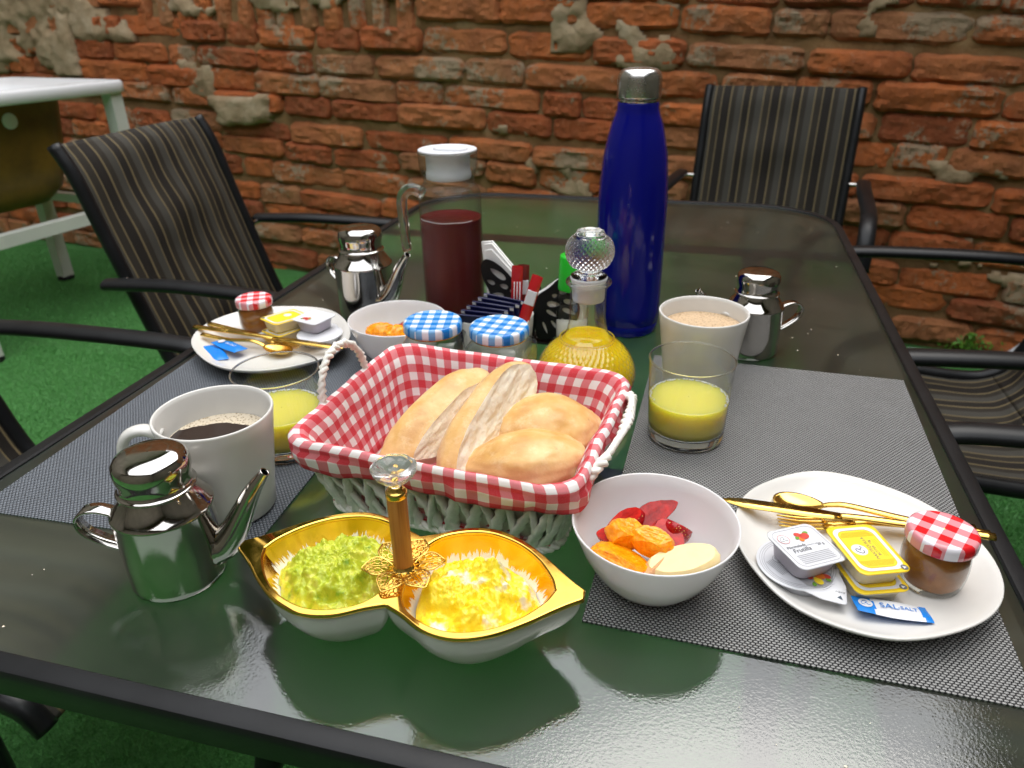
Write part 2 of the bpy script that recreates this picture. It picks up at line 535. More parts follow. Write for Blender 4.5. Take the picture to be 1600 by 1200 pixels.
# brick
m, nt, b = pbr('brick_clay', (0.3, 0.1, 0.05), 0.92)
oi = nd(nt, 'ObjectInfo')
g = nd(nt, 'NewGeometry')
pos = g.outputs['Position']
n1 = noise_(nt, pos, 8, 6, 0.65)
n2 = noise_(nt, pos, 48, 6, 0.7)
n3 = noise_(nt, pos, 3.6, 7, 0.62)
n4 = noise_(nt, pos, 2.1, 6, 0.65)
c = ramp(nt, oi.outputs['Random'], [(0.0, (0.40, 0.100, 0.032)), (0.25, (0.58, 0.145, 0.038)), (0.45, (0.72, 0.200, 0.048)), (0.65, (0.60, 0.185, 0.056)), (0.85, (0.62, 0.240, 0.090)), (1.0, (0.48, 0.225, 0.100))])
c = mixc(nt, ramp(nt, n1, [(0.40, (0, 0, 0)), (0.70, (0.62, 0.62, 0.62))]), c, (0.20, 0.056, 0.022))
c = mixc(nt, ramp(nt, n2, [(0.50, (0, 0, 0)), (0.78, (0.7, 0.7, 0.7))]), c, (0.58, 0.23, 0.10))
c = mixc(nt, ramp(nt, n4, [(0.50, (0, 0, 0)), (0.68, (0.5, 0.5, 0.5))]), c, (0.36, 0.20, 0.09))
lime = math_(nt, 'ADD', math_(nt, 'MULTIPLY', n3, 0.72), math_(nt, 'MULTIPLY', n2, 0.28))
lime = math_(nt, 'ADD', lime, math_(nt, 'MULTIPLY', oi.outputs['Random'], 0.06))
c = mixc(nt, ramp(nt, lime, [(0.585, (0, 0, 0)), (0.62, (0.85, 0.85, 0.85))]), c, (0.44, 0.35, 0.23))
nt.links.new(c, b.inputs['Base Color'])
bump(nt, b, math_(nt, 'ADD', n2, math_(nt, 'MULTIPLY', noise_(nt, pos, 150, 5, 0.7), 0.5)), 1.0, 0.018)
MAT['brick_clay'] = m
m, nt, b = pbr('mortar', (0.22, 0.14, 0.07), 0.95)
g = nd(nt, 'NewGeometry')
pos = g.outputs['Position']
n1 = noise_(nt, pos, 6, 6, 0.6)
n2 = noise_(nt, pos, 90, 5, 0.6)
nt.links.new(ramp(nt, n1, [(0.3, (0.15, 0.078, 0.030)), (0.55, (0.26, 0.150, 0.060)), (0.75, (0.36, 0.24, 0.125))]), b.inputs['Base Color'])
bump(nt, b, n2, 0.8, 0.008)
MAT['mortar'] = m
m, nt, b = pbr('lime_plaster', (0.3, 0.26, 0.19), 0.95)
g = nd(nt, 'NewGeometry')
pos = g.outputs['Position']
n1 = noise_(nt, pos, 7, 6, 0.65)
nt.links.new(ramp(nt, n1, [(0.3, (0.22, 0.145, 0.075)), (0.5, (0.36, 0.265, 0.155)), (0.72, (0.46, 0.37, 0.25))]), b.inputs['Base Color'])
bump(nt, b, noise_(nt, pos, 60, 6, 0.65), 0.8, 0.010)
MAT['lime_plaster'] = m

# artificial turf
m, nt, b = pbr('turf', (0.02, 0.10, 0.02), 0.85)
g = nd(nt, 'NewGeometry')
pos = g.outputs['Position']
n1 = noise_(nt, pos, 2.2, 4)
n2 = noise_(nt, pos, 160, 4, 0.7)
c = ramp(nt, n2, [(0.3, (0.045, 0.19, 0.040)), (0.7, (0.13, 0.42, 0.10))])
nt.links.new(mixc(nt, math_(nt, 'MULTIPLY', n1, 0.5), c, (0.022, 0.115, 0.024)), b.inputs['Base Color'])
bump(nt, b, n2, 1.0, 0.012)
MAT['turf'] = m
m, nt, b = pbr('turf_blade', (0.025, 0.16, 0.03), 0.55)
g = nd(nt, 'NewGeometry')
n1 = noise_(nt, g.outputs['Position'], 300, 1)
n2 = noise_(nt, g.outputs['Position'], 3, 3)
c = ramp(nt, n1, [(0.3, (0.065, 0.25, 0.055)), (0.7, (0.17, 0.52, 0.13))])
nt.links.new(mixc(nt, math_(nt, 'MULTIPLY', n2, 0.4), c, (0.045, 0.23, 0.050)), b.inputs['Base Color'])
MAT['turf_blade'] = m
# olive-brown fibreglass under the sink
m, nt, b = pbr('sink_underside', (0.10, 0.06, 0.012), 0.4)
v = coord(nt)
nt.links.new(ramp(nt, noise_(nt, v, 5, 4), [(0.3, (0.07, 0.040, 0.007)), (0.7, (0.22, 0.125, 0.016))]), b.inputs['Base Color'])
MAT['sink_underside'] = m


# ------------------------------------------------------------------ object helpers
def link(name, me, parent=None, mat=None):
    o = bpy.data.objects.new(name, me)
    COL.objects.link(o)
    if parent:
        o.parent = parent
    if mat and me is not None and not me.materials:
        me.materials.append(MAT[mat])
    return o


def tag(o, label=None, cat=None, group=None, kind=None):
    for k, v in (('label', label), ('category', cat), ('group', group), ('kind', kind)):
        if v:
            o[k] = v
    return o


def thing(name, label, cat, loc=(0, 0, 0), rz=0.0, group=None):
    o = link(name, None)
    o.location = loc
    o.rotation_euler = (0, 0, rz)
    o.empty_display_size = 0.02
    return tag(o, label, cat, group)


def copy_tree(o, parent=None):
    c = o.copy()
    COL.objects.link(c)
    if parent:
        c.parent = parent
    for ch in list(o.children):
        copy_tree(ch, c)
    return c


def mesh(name, V, Fc, mat=None, parent=None, smooth=True, uv=None, mats=None, fm=None):
    me = bpy.data.meshes.new(name)
    me.from_pydata([tuple(v) for v in V], [], Fc)
    if smooth:
        me.polygons.foreach_set('use_smooth', [True] * len(me.polygons))
    if uv:
        l = me.uv_layers.new(name='uv')
        for lp in me.loops:
            l.data[lp.index].uv = uv[lp.vertex_index]
    if mats:
        for k in mats:
            me.materials.append(MAT[k])
        if fm:
            me.polygons.foreach_set('material_index', fm)
    me.update()
    return link(name, me, parent, mat)


def grid_faces(nu, nv, close_u=False, flip=False, off=0):
    f = []
    for j in range(nv - 1):
        for i in range(nu if close_u else nu - 1):
            a = off + j * nu + i
            b_ = off + j * nu + (i + 1) % nu
            c = off + (j + 1) * nu + (i + 1) % nu
            d_ = off + (j + 1) * nu + i
            f.append((a, d_, c, b_) if flip else (a, b_, c, d_))
    return f


def lathe_data(prof, n=48, fr=None):
    """prof: (r,z) from the bottom up. fr(phi, r, z)->r"""
    V, UV = [], []
    ln = 0
    pr = None
    for (r, z) in prof:
        if pr:
            ln += math.hypot(r - pr[0], z - pr[1])
        pr = (r, z)
        for i in range(n):
            p = 2 * pi * i / n
            rr = fr(p, r, z) if fr else r
            V.append((rr * cos(p), rr * sin(p), z))
            UV.append((i / n, ln))
    return V, grid_faces(n, len(prof), True), UV


def lathe(name, prof, mat, parent=None, n=48, fr=None, smooth=True):
    V, Fc, UV = lathe_data(prof, n, fr)
    o = mesh(name, V, Fc, mat, parent, smooth, UV)
    return o


def rounded(prof, rads):
    """round the corners of a polyline profile: rads same length, 0 keeps the corner"""
    out = []
    for i, (p, r) in enumerate(zip(prof, rads)):
        if r == 0 or i in (0, len(prof) - 1):
            out.append(p)
            continue
        a, b_, c = Vector(prof[i - 1]), Vector(p), Vector(prof[i + 1])
        d1, d2 = (a - b_), (c - b_)
        t = min(r, d1.length * 0.49, d2.length * 0.49)
        q1, q2 = b_ + d1.normalized() * t, b_ + d2.normalized() * t
        for k in range(6):
            s_ = k / 5
            q = q1 * (1 - s_) ** 2 + b_ * 2 * s_ * (1 - s_) + q2 * s_ ** 2
            out.append((q.x, q.y))
    return out


def spline(P, n=8, closed=False):
    P = [Vector(p) for p in P]
    out = []
    N = len(P)
    segs = N if closed else N - 1
    for i in range(segs):
        if closed:
            a, b_, c, d_ = P[i - 1], P[i], P[(i + 1) % N], P[(i + 2) % N]
        else:
            b_, c = P[i], P[i + 1]
            a = P[i - 1] if i else b_ * 2 - c
            d_ = P[i + 2] if i + 2 < N else c * 2 - b_
        for k in range(n):
            t = k / n
            out.append(0.5 * ((2 * b_) + (c - a) * t + (2 * a - 5 * b_ + 4 * c - d_) * t * t + (3 * b_ - a - 3 * c + d_) * t ** 3))
    if not closed:
        out.append(P[-1])
    return out


def tube_data(path, r, n=10, closed=False, flat=1.0, up=None, caps=True, sect=None):
    """sweep; r number or list; flat scales the second axis; up fixes the first axis; sect: list of (a,b) section points"""
    path = [Vector(p) for p in path]
    N = len(path)
    V, Fc = [], []
    prev = None
    m_ = len(sect) if sect else n
    for i, p in enumerate(path):
        if closed:
            t = (path[(i + 1) % N] - path[i - 1]).normalized()
        else:
            t = (path[min(i + 1, N - 1)] - path[max(i - 1, 0)]).normalized()
        if up is not None:
            x = Vector(up) - t * t.dot(Vector(up))
            x.normalize()
        elif prev is None:
            ref = Vector((0, 0, 1)) if abs(t.z) < 0.9 else Vector((1, 0, 0))
            x = t.cross(ref).normalized()
        else:
            x = (prev - t * t.dot(prev)).normalized()
        prev = x
        y = t.cross(x)
        rr = r[i] if isinstance(r, (list, tuple)) else r
        for k in range(m_):
            if sect:
                a, b_ = sect[k]
                V.append(p + x * a * rr + y * b_ * rr)
            else:
                q = 2 * pi * k / n
                V.append(p + x * cos(q) * rr + y * sin(q) * rr * flat)
    Fc = grid_faces(m_, N, True)
    if closed:
        o = (N - 1) * m_
        Fc += [(o + k, o + (k + 1) % m_, (k + 1) % m_, k) for k in range(m_)]
    elif caps:
        Fc.append(tuple(range(m_ - 1, -1, -1)))
        Fc.append(tuple((N - 1) * m_ + k for k in range(m_)))
    return V, Fc


def tube(name, path, r, mat, parent=None, **kw):
    sm = kw.pop('smooth', True)
    V, Fc = tube_data(path, r, **kw)
    return mesh(name, V, Fc, mat, parent, sm)


def box(name, x0, x1, y0, y1, z0, z1, mat, parent=None, bev=0.0, seg=2):
    bm = bmesh.new()
    bmesh.ops.create_cube(bm, size=1)
    for v in bm.verts:
        v.co = Vector(((x0 + x1) / 2 + v.co.x * (x1 - x0), (y0 + y1) / 2 + v.co.y * (y1 - y0), (z0 + z1) / 2 + v.co.z * (z1 - z0)))
    if bev:
        bmesh.ops.bevel(bm, geom=bm.edges[:], offset=bev, segments=seg, affect='EDGES', profile=0.5)
    me = bpy.data.meshes.new(name)
    bm.to_mesh(me)
    bm.free()
    return link(name, me, parent, mat)


def rrect(hx, hy, r, n=6, p=None):
    """closed rounded rectangle, CCW"""
    out = []
    for cx, cy, a0 in ((hx - r, hy - r, 0), (-hx + r, hy - r, pi / 2), (-hx + r, -hy + r, pi), (hx - r, -hy + r, 1.5 * pi)):
        for k in range(n + 1):
            a = a0 + pi / 2 * k / n
            out.append((cx + r * cos(a), cy + r * sin(a)))
    return out


def loft(name, loops, mat, parent=None, cap0=True, cap1=True, smooth=True, **kw):
    n = len(loops[0])
    V = [p for l in loops for p in l]
    Fc = grid_faces(n, len(loops), True)
    if cap0:
        Fc.append(tuple(range(n - 1, -1, -1)))
    if cap1:
        Fc.append(tuple((len(loops) - 1) * n + k for k in range(n)))
    return mesh(name, V, Fc, mat, parent, smooth, **kw)


def curve2d(name, polys, mat, parent=None, ext=0.0003, bev=0.0, z=0.0):
    """flat filled shape with holes (even-odd) made thick, as a mesh"""
    cu = bpy.data.curves.new(name, 'CURVE')
    cu.dimensions = '2D'
    cu.fill_mode = 'BOTH'
    cu.extrude = ext
    cu.bevel_depth = bev
    cu.bevel_resolution = 2
    for P in polys:
        s_ = cu.splines.new('POLY')
        s_.points.add(len(P) - 1)
        for q, p in zip(s_.points, P):
            q.co = (p[0], p[1], 0, 1)
        s_.use_cyclic_u = True
    t = bpy.data.objects.new(name, cu)
    COL.objects.link(t)
    dg = bpy.context.evaluated_depsgraph_get()
    me = bpy.data.meshes.new_from_object(t.evaluated_get(dg))
    bpy.data.objects.remove(t)
    bpy.data.curves.remove(cu)
    me.materials.clear()
    o = link(name, me, parent, mat)
    o.location.z = z
    return o


def text(body, size, mat, parent, loc, rz=0.0, shear=0.0, ax='CENTER', name='lettering', rx=0.0):
    cu = bpy.data.curves.new(name, 'FONT')
    cu.body = body
    cu.size = size
    cu.align_x = ax
    cu.align_y = 'CENTER'
    cu.shear = shear
    cu.extrude = 0.00004
    cu.resolution_u = 3
    t = bpy.data.objects.new(name, cu)
    COL.objects.link(t)
    dg = bpy.context.evaluated_depsgraph_get()
    me = bpy.data.meshes.new_from_object(t.evaluated_get(dg))
    bpy.data.objects.remove(t)
    bpy.data.curves.remove(cu)
    me.materials.clear()
    o = link(name, me, parent, mat)
    o.location = loc
    o.rotation_euler = (rx, 0, rz)
    return o


def disc_pts(cx, cy, rx, ry=None, n=20, rot=0.0):
    ry = ry or rx
    return [(cx + rx * cos(a) * cos(rot) - ry * sin(a) * sin(rot), cy + rx * cos(a) * sin(rot) + ry * sin(a) * cos(rot)) for a in (2 * pi * k / n for k in range(n))]


def fbm(p, o=4, H=0.9, l=2.1):
    return noise.fractal(p, H, l, o)


# ================================================================== THE SETTING
gr = mesh('ground', [(-60, -60, 0), (60, -60, 0), (60, 60, 0), (-60, 60, 0)], [(0, 1, 2, 3)], 'turf', smooth=False)
tag(gr, kind='structure')

# turf pile, only where the lawn is in sight
rg = random.Random(3)
V, Fc = [], []
def blades(n, u0, u1, v0, v1, h, w):
    for _ in range(n):
        x, y = rg.uniform(u0, u1), rg.uniform(v0, v1)
        if y > 2.70 - 0.118 * (x - 0.2):
            continue
        a = rg.uniform(0, 2 * pi)
        hh = h * rg.uniform(0.6, 1.2)
        lx, ly = rg.gauss(0, 0.5) * hh, rg.gauss(0, 0.5) * hh
        k = len(V)
        V.extend(((x - cos(a) * w, y - sin(a) * w, 0.001), (x + cos(a) * w, y + sin(a) * w, 0.001), (x + lx, y + ly, hh)))
        Fc.append((k, k + 1, k + 2))
blades(90000, -1.35, -0.05, 0.15, 1.0, 0.009, 0.0009)
blades(110000, -2.4, -0.62, 0.9, 2.0, 0.008, 0.0011)
blades(90000, -3.7, -0.9, 1.9, 3.2, 0.008, 0.0014)
blades(50000, 0.2, 1.4, 0.7, 2.75, 0.013, 0.0017)
o = mesh('grass', V, Fc, 'turf_blade', smooth=False)
tag(o, 'short green artificial turf pile covering the courtyard floor', 'grass', kind='stuff')

# ---------------- old brick wall: local x along the wall, -y towards the table
WALL_ANG = math.atan(-0.118)
wall = thing('brick_wall', 'old weathered red brick wall with crumbling mortar behind the table', 'wall', (0.2, 2.79, 0), WALL_ANG)
X0, X1, ZT = -4.6, 3.2, 3.0
TILT = rad(2.4)
# mortar bed: fine where it shows, coarse above
def mortar(name, x0, x1, z0, z1, step, kind=None):
    nx, nz = int((x1 - x0) / step) + 1, int((z1 - z0) / step) + 1
    V = []
    for j in range(nz + 1):
        for i in range(nx + 1):
            x, z = x0 + (x1 - x0) * i / nx, z0 + (z1 - z0) * j / nz
            y = 0.006 + 0.014 * fbm(Vector((x * 7, z * 9, 3.1)), 4) + 0.004 * fbm(Vector((x * 40, z * 40, 1.0)), 2)
            V.append((x, y, z))
    return mesh(name, V, grid_faces(nx + 1, nz + 1), 'mortar', wall)
mortar('mortar_bed', -4.4, 1.7, -0.05, 1.4, 0.014)
mortar('mortar_bed', X0, X1, 1.4, ZT, 0.06)
mortar('mortar_bed', 1.7, X1, -0.05, 1.4, 0.06)
box('core', X0, X1, 0.05, 0.34, -0.05, ZT + 0.02, 'mortar', wall)

def brick_variant(seed, nx=21, nz=8):
    """rough brick of unit length 1, height 1, depth 1 (front at y=-1), broken edges"""
    rs = Vector((seed * 7.3, seed * 3.1, seed * 1.7))
    V, Fc = [], []
    for j in range(nz):
        for i in range(nx):
            a, c = i / (nx - 1) * 2 - 1, j / (nz - 1) * 2 - 1
            ex, ez = abs(a) ** 16, abs(c) ** 9
            dep = 1 - 0.32 * ex - 0.42 * ez
            dep += 0.20 * fbm(Vector((a * 1.6, 0, c * 0.8)) + rs, 4) + 0.15 * fbm(Vector((a * 7, 3, c * 2.4)) + rs, 4) - 0.22 * max(0, noise.noise(Vector((a * 3.1, 9, c * 1.3)) + rs)) ** 1.0 + 0.07 * noise.noise(Vector((a * 17, 4, c * 5)) + rs)
            sx = 1 + 0.05 * fbm(Vector((0, 1.7, c * 1.2)) + rs, 2) * abs(a)
            sz = 1 + 0.10 * fbm(Vector((a * 2.6, 5.1, 0)) + rs, 3) * abs(c)
            sxx = a * (1 - 0.05 * ez) * sx
            szz = c * (1 - 0.10 * ex) * sz
            V.append((sxx * 0.5, -dep, szz * 0.5))
    Fc += grid_faces(nx, nz)
    ring = [i for i in range(nx)] + [j * nx + nx - 1 for j in range(1, nz)] + [(nz - 1) * nx + i for i in range(nx - 2, -1, -1)] + [j * nx for j in range(nz - 2, 0, -1)]
    b0 = len(V)
    for k in ring:
        x, y, z = V[k]
        V.append((x * 1.0, 0.6, z * 1.0))
    L = len(ring)
    for k in range(L):
        k2 = (k + 1) % L
        Fc.append((ring[k], b0 + k, b0 + k2, ring[k2]))
    me = bpy.data.meshes.new('brick')
    me.from_pydata(V, [], Fc)
    me.polygons.foreach_set('use_smooth', [True] * len(me.polygons))
    me.set_sharp_from_angle(angle=rad(22))
    me.materials.append(MAT['brick_clay'])
    return me
BR = [brick_variant(s) for s in range(22)]
rb = random.Random(11)
PITCH = 0.0965
def put_brick(x, z, ln, h, dep=None, rot=0.0):
    o = bpy.data.objects.new('brick', BR[rb.randrange(len(BR))])
    COL.objects.link(o)
    o.parent = wall
    o.location = (x, 0.022, z)
    dep = dep or 0.042 + rb.uniform(-0.012, 0.010)
    o.scale = (ln * rb.choice((1, -1)), dep, h)
    o.rotation_euler = (rb.uniform(-0.06, 0.06), rot + rb.uniform(-0.015, 0.015), rb.uniform(-0.045, 0.045))
nb = 0
upV, upF = [], []
def solid_brick(x, z, ln, h, dep):
    k = len(upV)
    q = 0.006
    for yy, s_ in ((0.02, 0), (-dep + 0.012, 0), (-dep, q)):
        for sx, sz in ((-1, -1), (1, -1), (1, 1), (-1, 1)):
            upV.append((x + sx * (ln / 2 - s_) + rb.uniform(-.004, .004), yy + rb.uniform(-.004, .004), z + sz * (h / 2 - s_) + rb.uniform(-.004, .004)))
    for l in range(2):
        for e in range(4):
            e2 = (e + 1) % 4
            upF.append((k + l * 4 + e, k + l * 4 + e2, k + l * 4 + 4 + e2, k + l * 4 + 4 + e))
    upF.append((k + 8, k + 9, k + 10, k + 11))
for row in range(-3, 32):
    x = X0 + rb.uniform(0, 0.2)
    jit = rb.uniform(-0.010, 0.010)
    while x < X1 - 0.1:
        ln = rb.choice((0.38, 0.36, 0.33, 0.30, 0.26, 0.22, 0.16)) * rb.uniform(0.92, 1.06)
        ln = min(ln, X1 - x)
        xc = x + ln / 2
        z = 0.05 + row * PITCH + jit - (xc + 1.4) * math.tan(TILT) + 0.012 * fbm(Vector((xc * 1.3, row * 0.6, 0)), 2)
        h = PITCH - rb.uniform(0.003, 0.018)
        gap = rb.uniform(0.004, 0.016)
        x += ln + gap
        if z < -0.02 or z > ZT - 0.04 or ln < 0.06:
            continue
        top = 0.05 + 10.2 * PITCH - (xc + 1.4) * math.tan(TILT)
        if -2.75 < xc < -1.42 and top < z < top + 0.3:
            continue        # room for the bricks on end
        if -3.85 < xc < 1.35 and z < 1.19 and not (xc < -3.0 and z > 1.0 and rb.random() < 0.5):
            put_brick(xc, z, ln, h, rot=TILT + rb.uniform(-0.012, 0.012))
            nb += 1
        else:
            solid_brick(xc, z, ln, h, 0.030 + rb.uniform(-.01, .01))
x = -2.74
while x < -1.42:      # soldier course
    w = rb.uniform(0.066, 0.082)
    z0 = 0.05 + 10.0 * PITCH - (x + 1.4) * math.tan(TILT) + 0.13
    put_brick(x + w / 2, z0 + rb.uniform(-.01, .01), 0.25, w, 0.04, rot=TILT + pi / 2 + rb.uniform(-.03, .03))
    x += w + rb.uniform(0.015, 0.045)
o = mesh('upper_bricks', upV, upF, 'brick_clay', wall, smooth=False)
tag(o, kind='stuff')

# lime plaster still clinging to the bricks
def plaster(name, x0, x1, z0, z1, thr, seed, step=0.012, dep=0.040, soft=0.0):
    nx, nz = int((x1 - x0) / step) + 1, int((z1 - z0) / step) + 1
    val = {}
    V = []
    for j in range(nz + 1):
        for i in range(nx + 1):
            a, c = i / nx, j / nz
            x, z = x0 + (x1 - x0) * a, z0 + (z1 - z0) * c
            e = min(a, 1 - a, c, 1 - c) * 2
            f = fbm(Vector((x * 3.3, z * 4.2, seed)), 4) * 0.6 + 0.25 * fbm(Vector((x * 14, z * 14, seed)), 3) + min(e * 3, 1) * 0.5 - thr
            val[(i, j)] = f
            y = -dep * max(0.25, min(1, 0.35 + f * 2.2)) - 0.007 * fbm(Vector((x * 16, z * 16, seed + 4)), 4)
            V.append((x, y, z))
    Fc = []
    for j in range(nz):
        for i in range(nx):
            if sum(val[q] > 0 for q in ((i, j), (i + 1, j), (i, j + 1), (i + 1, j + 1))) >= 3:
                a = j * (nx + 1) + i
                Fc.append((a, a + 1, a + nx + 2, a + nx + 1))
    used = sorted({k for f in Fc for k in f})
    if not used:
        return
    mp = {k: q for q, k in enumerate(used)}
    b0 = len(used)
    VV = [V[k] for k in used] + [(V[k][0], 0.02, V[k][2]) for k in used]
    FF = [tuple(mp[k] for k in f) for f in Fc]
    cnt = {}
    for f in FF:
        for k in range(4):
            e = (f[k], f[(k + 1) % 4])
            cnt[e] = 1
    for (a, c) in list(cnt):
        if (c, a) not in cnt:
            FF.append((c, a, a + b0, c + b0))
    mesh(name, VV, FF, 'lime_plaster', wall)
plaster('plaster_patch', -4.2, -3.15, 0.86, 1.34, 0.12, 2.0, dep=0.046)
plaster('plaster_patch', -3.25, -2.75, 0.98, 1.34, 0.38, 5.0, dep=0.040)
plaster('plaster_patch', -2.8, -1.36, 1.08, 1.36, 0.42, 7.0, dep=0.036)
plaster('plaster_patch', -2.42, -2.05, 0.66, 0.80, 0.20, 9.0, dep=0.062)
plaster('plaster_patch', -2.72, -2.35, 0.74, 0.98, 0.50, 12.0, dep=0.030)
plaster('plaster_patch', -0.95, -0.20, 0.86, 1.22, 0.56, 15.0, dep=0.029)
plaster('plaster_patch', 0.05, 1.2, 0.98, 1.22, 0.56, 19.0, dep=0.030)
plaster('plaster_patch', 0.36, 1.25, 0.18, 0.72, 0.60, 23.0, dep=0.030)
plaster('plaster_patch', -1.15, -0.30, 0.40, 0.78, 0.62, 27.0, dep=0.030)
plaster('plaster_patch', -3.4, -2.6, 0.06, 0.55, 0.55, 31.0, dep=0.034)

# ---------------- the rest of the courtyard, beside and behind the camera: house walls and eaves
def house(name, label, x0, x1, y0, y1, h, eave):
    t = thing(name, label, 'house', ((x0 + x1) / 2, (y0 + y1) / 2, 0))
    hx, hy = (x1 - x0) / 2, (y1 - y0) / 2
    box('wall', -hx, hx, -hy, hy, 0, h, 'house_plaster', t)
    ex0, ex1, ey0, ey1 = eave
    box('roof', -hx - ex0, hx + ex1, -hy - ey0, hy + ey1, h + 0.003, h + 0.16, 'roof_timber', t)
house('house', 'dim plastered house side flanking the courtyard beyond the laundry sink', -7.4, -4.75, -4.0, 6.0, 5.6, (0.2, 0.9, 0.2, 0.2))
house('house', 'dim plastered house side flanking the courtyard beside the chairs with curled arms', 2.3, 5.0, -4.0, 3.6, 3.6, (0.7, 0.2, 0.2, 0.2))
house('house', 'dim plastered house front closing the courtyard opposite the brick wall', -4.7, 2.2, -5.5, -2.6, 3.4, (0.0, 0.0, 0.2, 0.5))

# ================================================================== LAUNDRY SINK
def sink():
    t = thing('laundry_sink', 'white laundry sink with brown hanging basin on a metal stand by the wall', 'sink', (-2.67, 2.27, 0), rad(-9))
    def lp(hx, hy, r, z):
        return [(x, y, z) for x, y in rrect(hx, hy, r, 6)]
    zt = 0.885
    loft('top', [lp(0.335, 0.425, 0.05, zt - 0.046), lp(0.345, 0.435, 0.05, zt - 0.040), lp(0.345, 0.435, 0.05, zt - 0.008), lp(0.339, 0.429, 0.05, zt), lp(0.318, 0.408, 0.05, zt + 0.001), lp(0.308, 0.398, 0.05, zt - 0.005), lp(0.20, 0.29, 0.06, zt - 0.010), lp(0.165, 0.245, 0.06, zt - 0.044), lp(0.13, 0.20, 0.06, zt - 0.28)], 'sink_white', t)
    bs = link('basin', None, t)
    loft('shell', [lp(0.08, 0.14, 0.07, 0.445), lp(0.13, 0.20, 0.10, 0.455), lp(0.170, 0.245, 0.10, 0.51), lp(0.192, 0.270, 0.09, 0.62), lp(0.205, 0.29, 0.08, zt - 0.047)], 'sink_underside', bs, True, False)
    bs.location = (0.0, -0.03, 0)
    d_ = lathe('lit_hole_disc', [(0.0005, 0.004), (0.026, 0.004), (0.028, 0.002), (0.029, -0.006)], 'white_plastic', bs, 24)  # solid white disc: the light through the basin's hole is put in as colour
    d_.location = (0.2015, 0.04, 0.775)
    d_.rotation_euler = (0, rad(90), 0)
    sq = [(-1, -1), (1, -1), (1, 1), (-1, 1)]
    for sx in (-1, 1):
        for sy in (-1, 1):
            x, y = sx * 0.300, sy * 0.380
            tube('leg', [(x, y, zt - 0.047), (x, y, 0.018)], 0.026, 'white_paint', t, sect=sq, smooth=False)
            lathe('foot', [(0.001, 0.0), (0.036, 0.0), (0.036, 0.012), (0.028, 0.020)], 'black_plastic', t, 12).location = (x, y, 0.0)
    for sx in (-1, 1):
        tube('rail', [(sx * 0.300, -0.355, 0.40), (sx * 0.300, 0.355, 0.40)], 0.022, 'white_paint', t, sect=sq, smooth=False)
    tube('rail', [(-0.275, 0.380, 0.40), (0.275, 0.380, 0.40)], 0.018, 'white_paint', t, sect=sq, smooth=False)
sink()

# weed and hose at the foot of the wall
w = thing('weed', 'small bright green weed sprouting at the foot of the brick wall', 'weed', (0.93, 2.645, 0))
w.scale = (0.75, 0.75, 0.75)
rw = random.Random(5)
V, Fc = [], []
for k in range(420):
    a, r_, z = rw.uniform(0, 2 * pi), abs(rw.gauss(0, 0.05)), rw.uniform(0.01, 0.13)
    p = Vector((cos(a) * r_ * 1.3, -abs(sin(a)) * r_ * 0.8, z * (1 - r_ * 3)))
    s_ = rw.uniform(0.006, 0.013)
    x = Vector((rw.gauss(0, 1), rw.gauss(0, 1), rw.gauss(0, .5))).normalized() * s_
    y = x.cross(Vector((rw.gauss(0, 1), rw.gauss(0, 1), rw.gauss(0, 1)))).normalized() * s_ * 0.5
    k0 = len(V)
    V += [p - x, p + y, p + x, p - y]
    Fc.append((k0, k0 + 1, k0 + 2, k0 + 3))
mesh('foliage', V, Fc, 'leaf_green', w, False)
for k in range(7):
    a = rw.uniform(0, pi)
    tube('stem', [(0, 0, 0), (cos(a) * .03, -sin(a) * .02, .05), (cos(a) * .06, -sin(a) * .03, .1)], 0.0015, 'leaf_green', w, n=5)
o = tube('hose', spline([(0.5, 2.55, 0.03), (0.76, 2.60, 0.03), (0.91, 2.585, 0.03), (1.03, 2.60, 0.04), (1.14, 2.64, 0.10), (1.30, 2.62, 0.04), (1.6, 2.58, 0.03)], 8), 0.009, 'hose_grey')
tag(o, 'thin pale grey hose lying along the foot of the wall', 'hose')


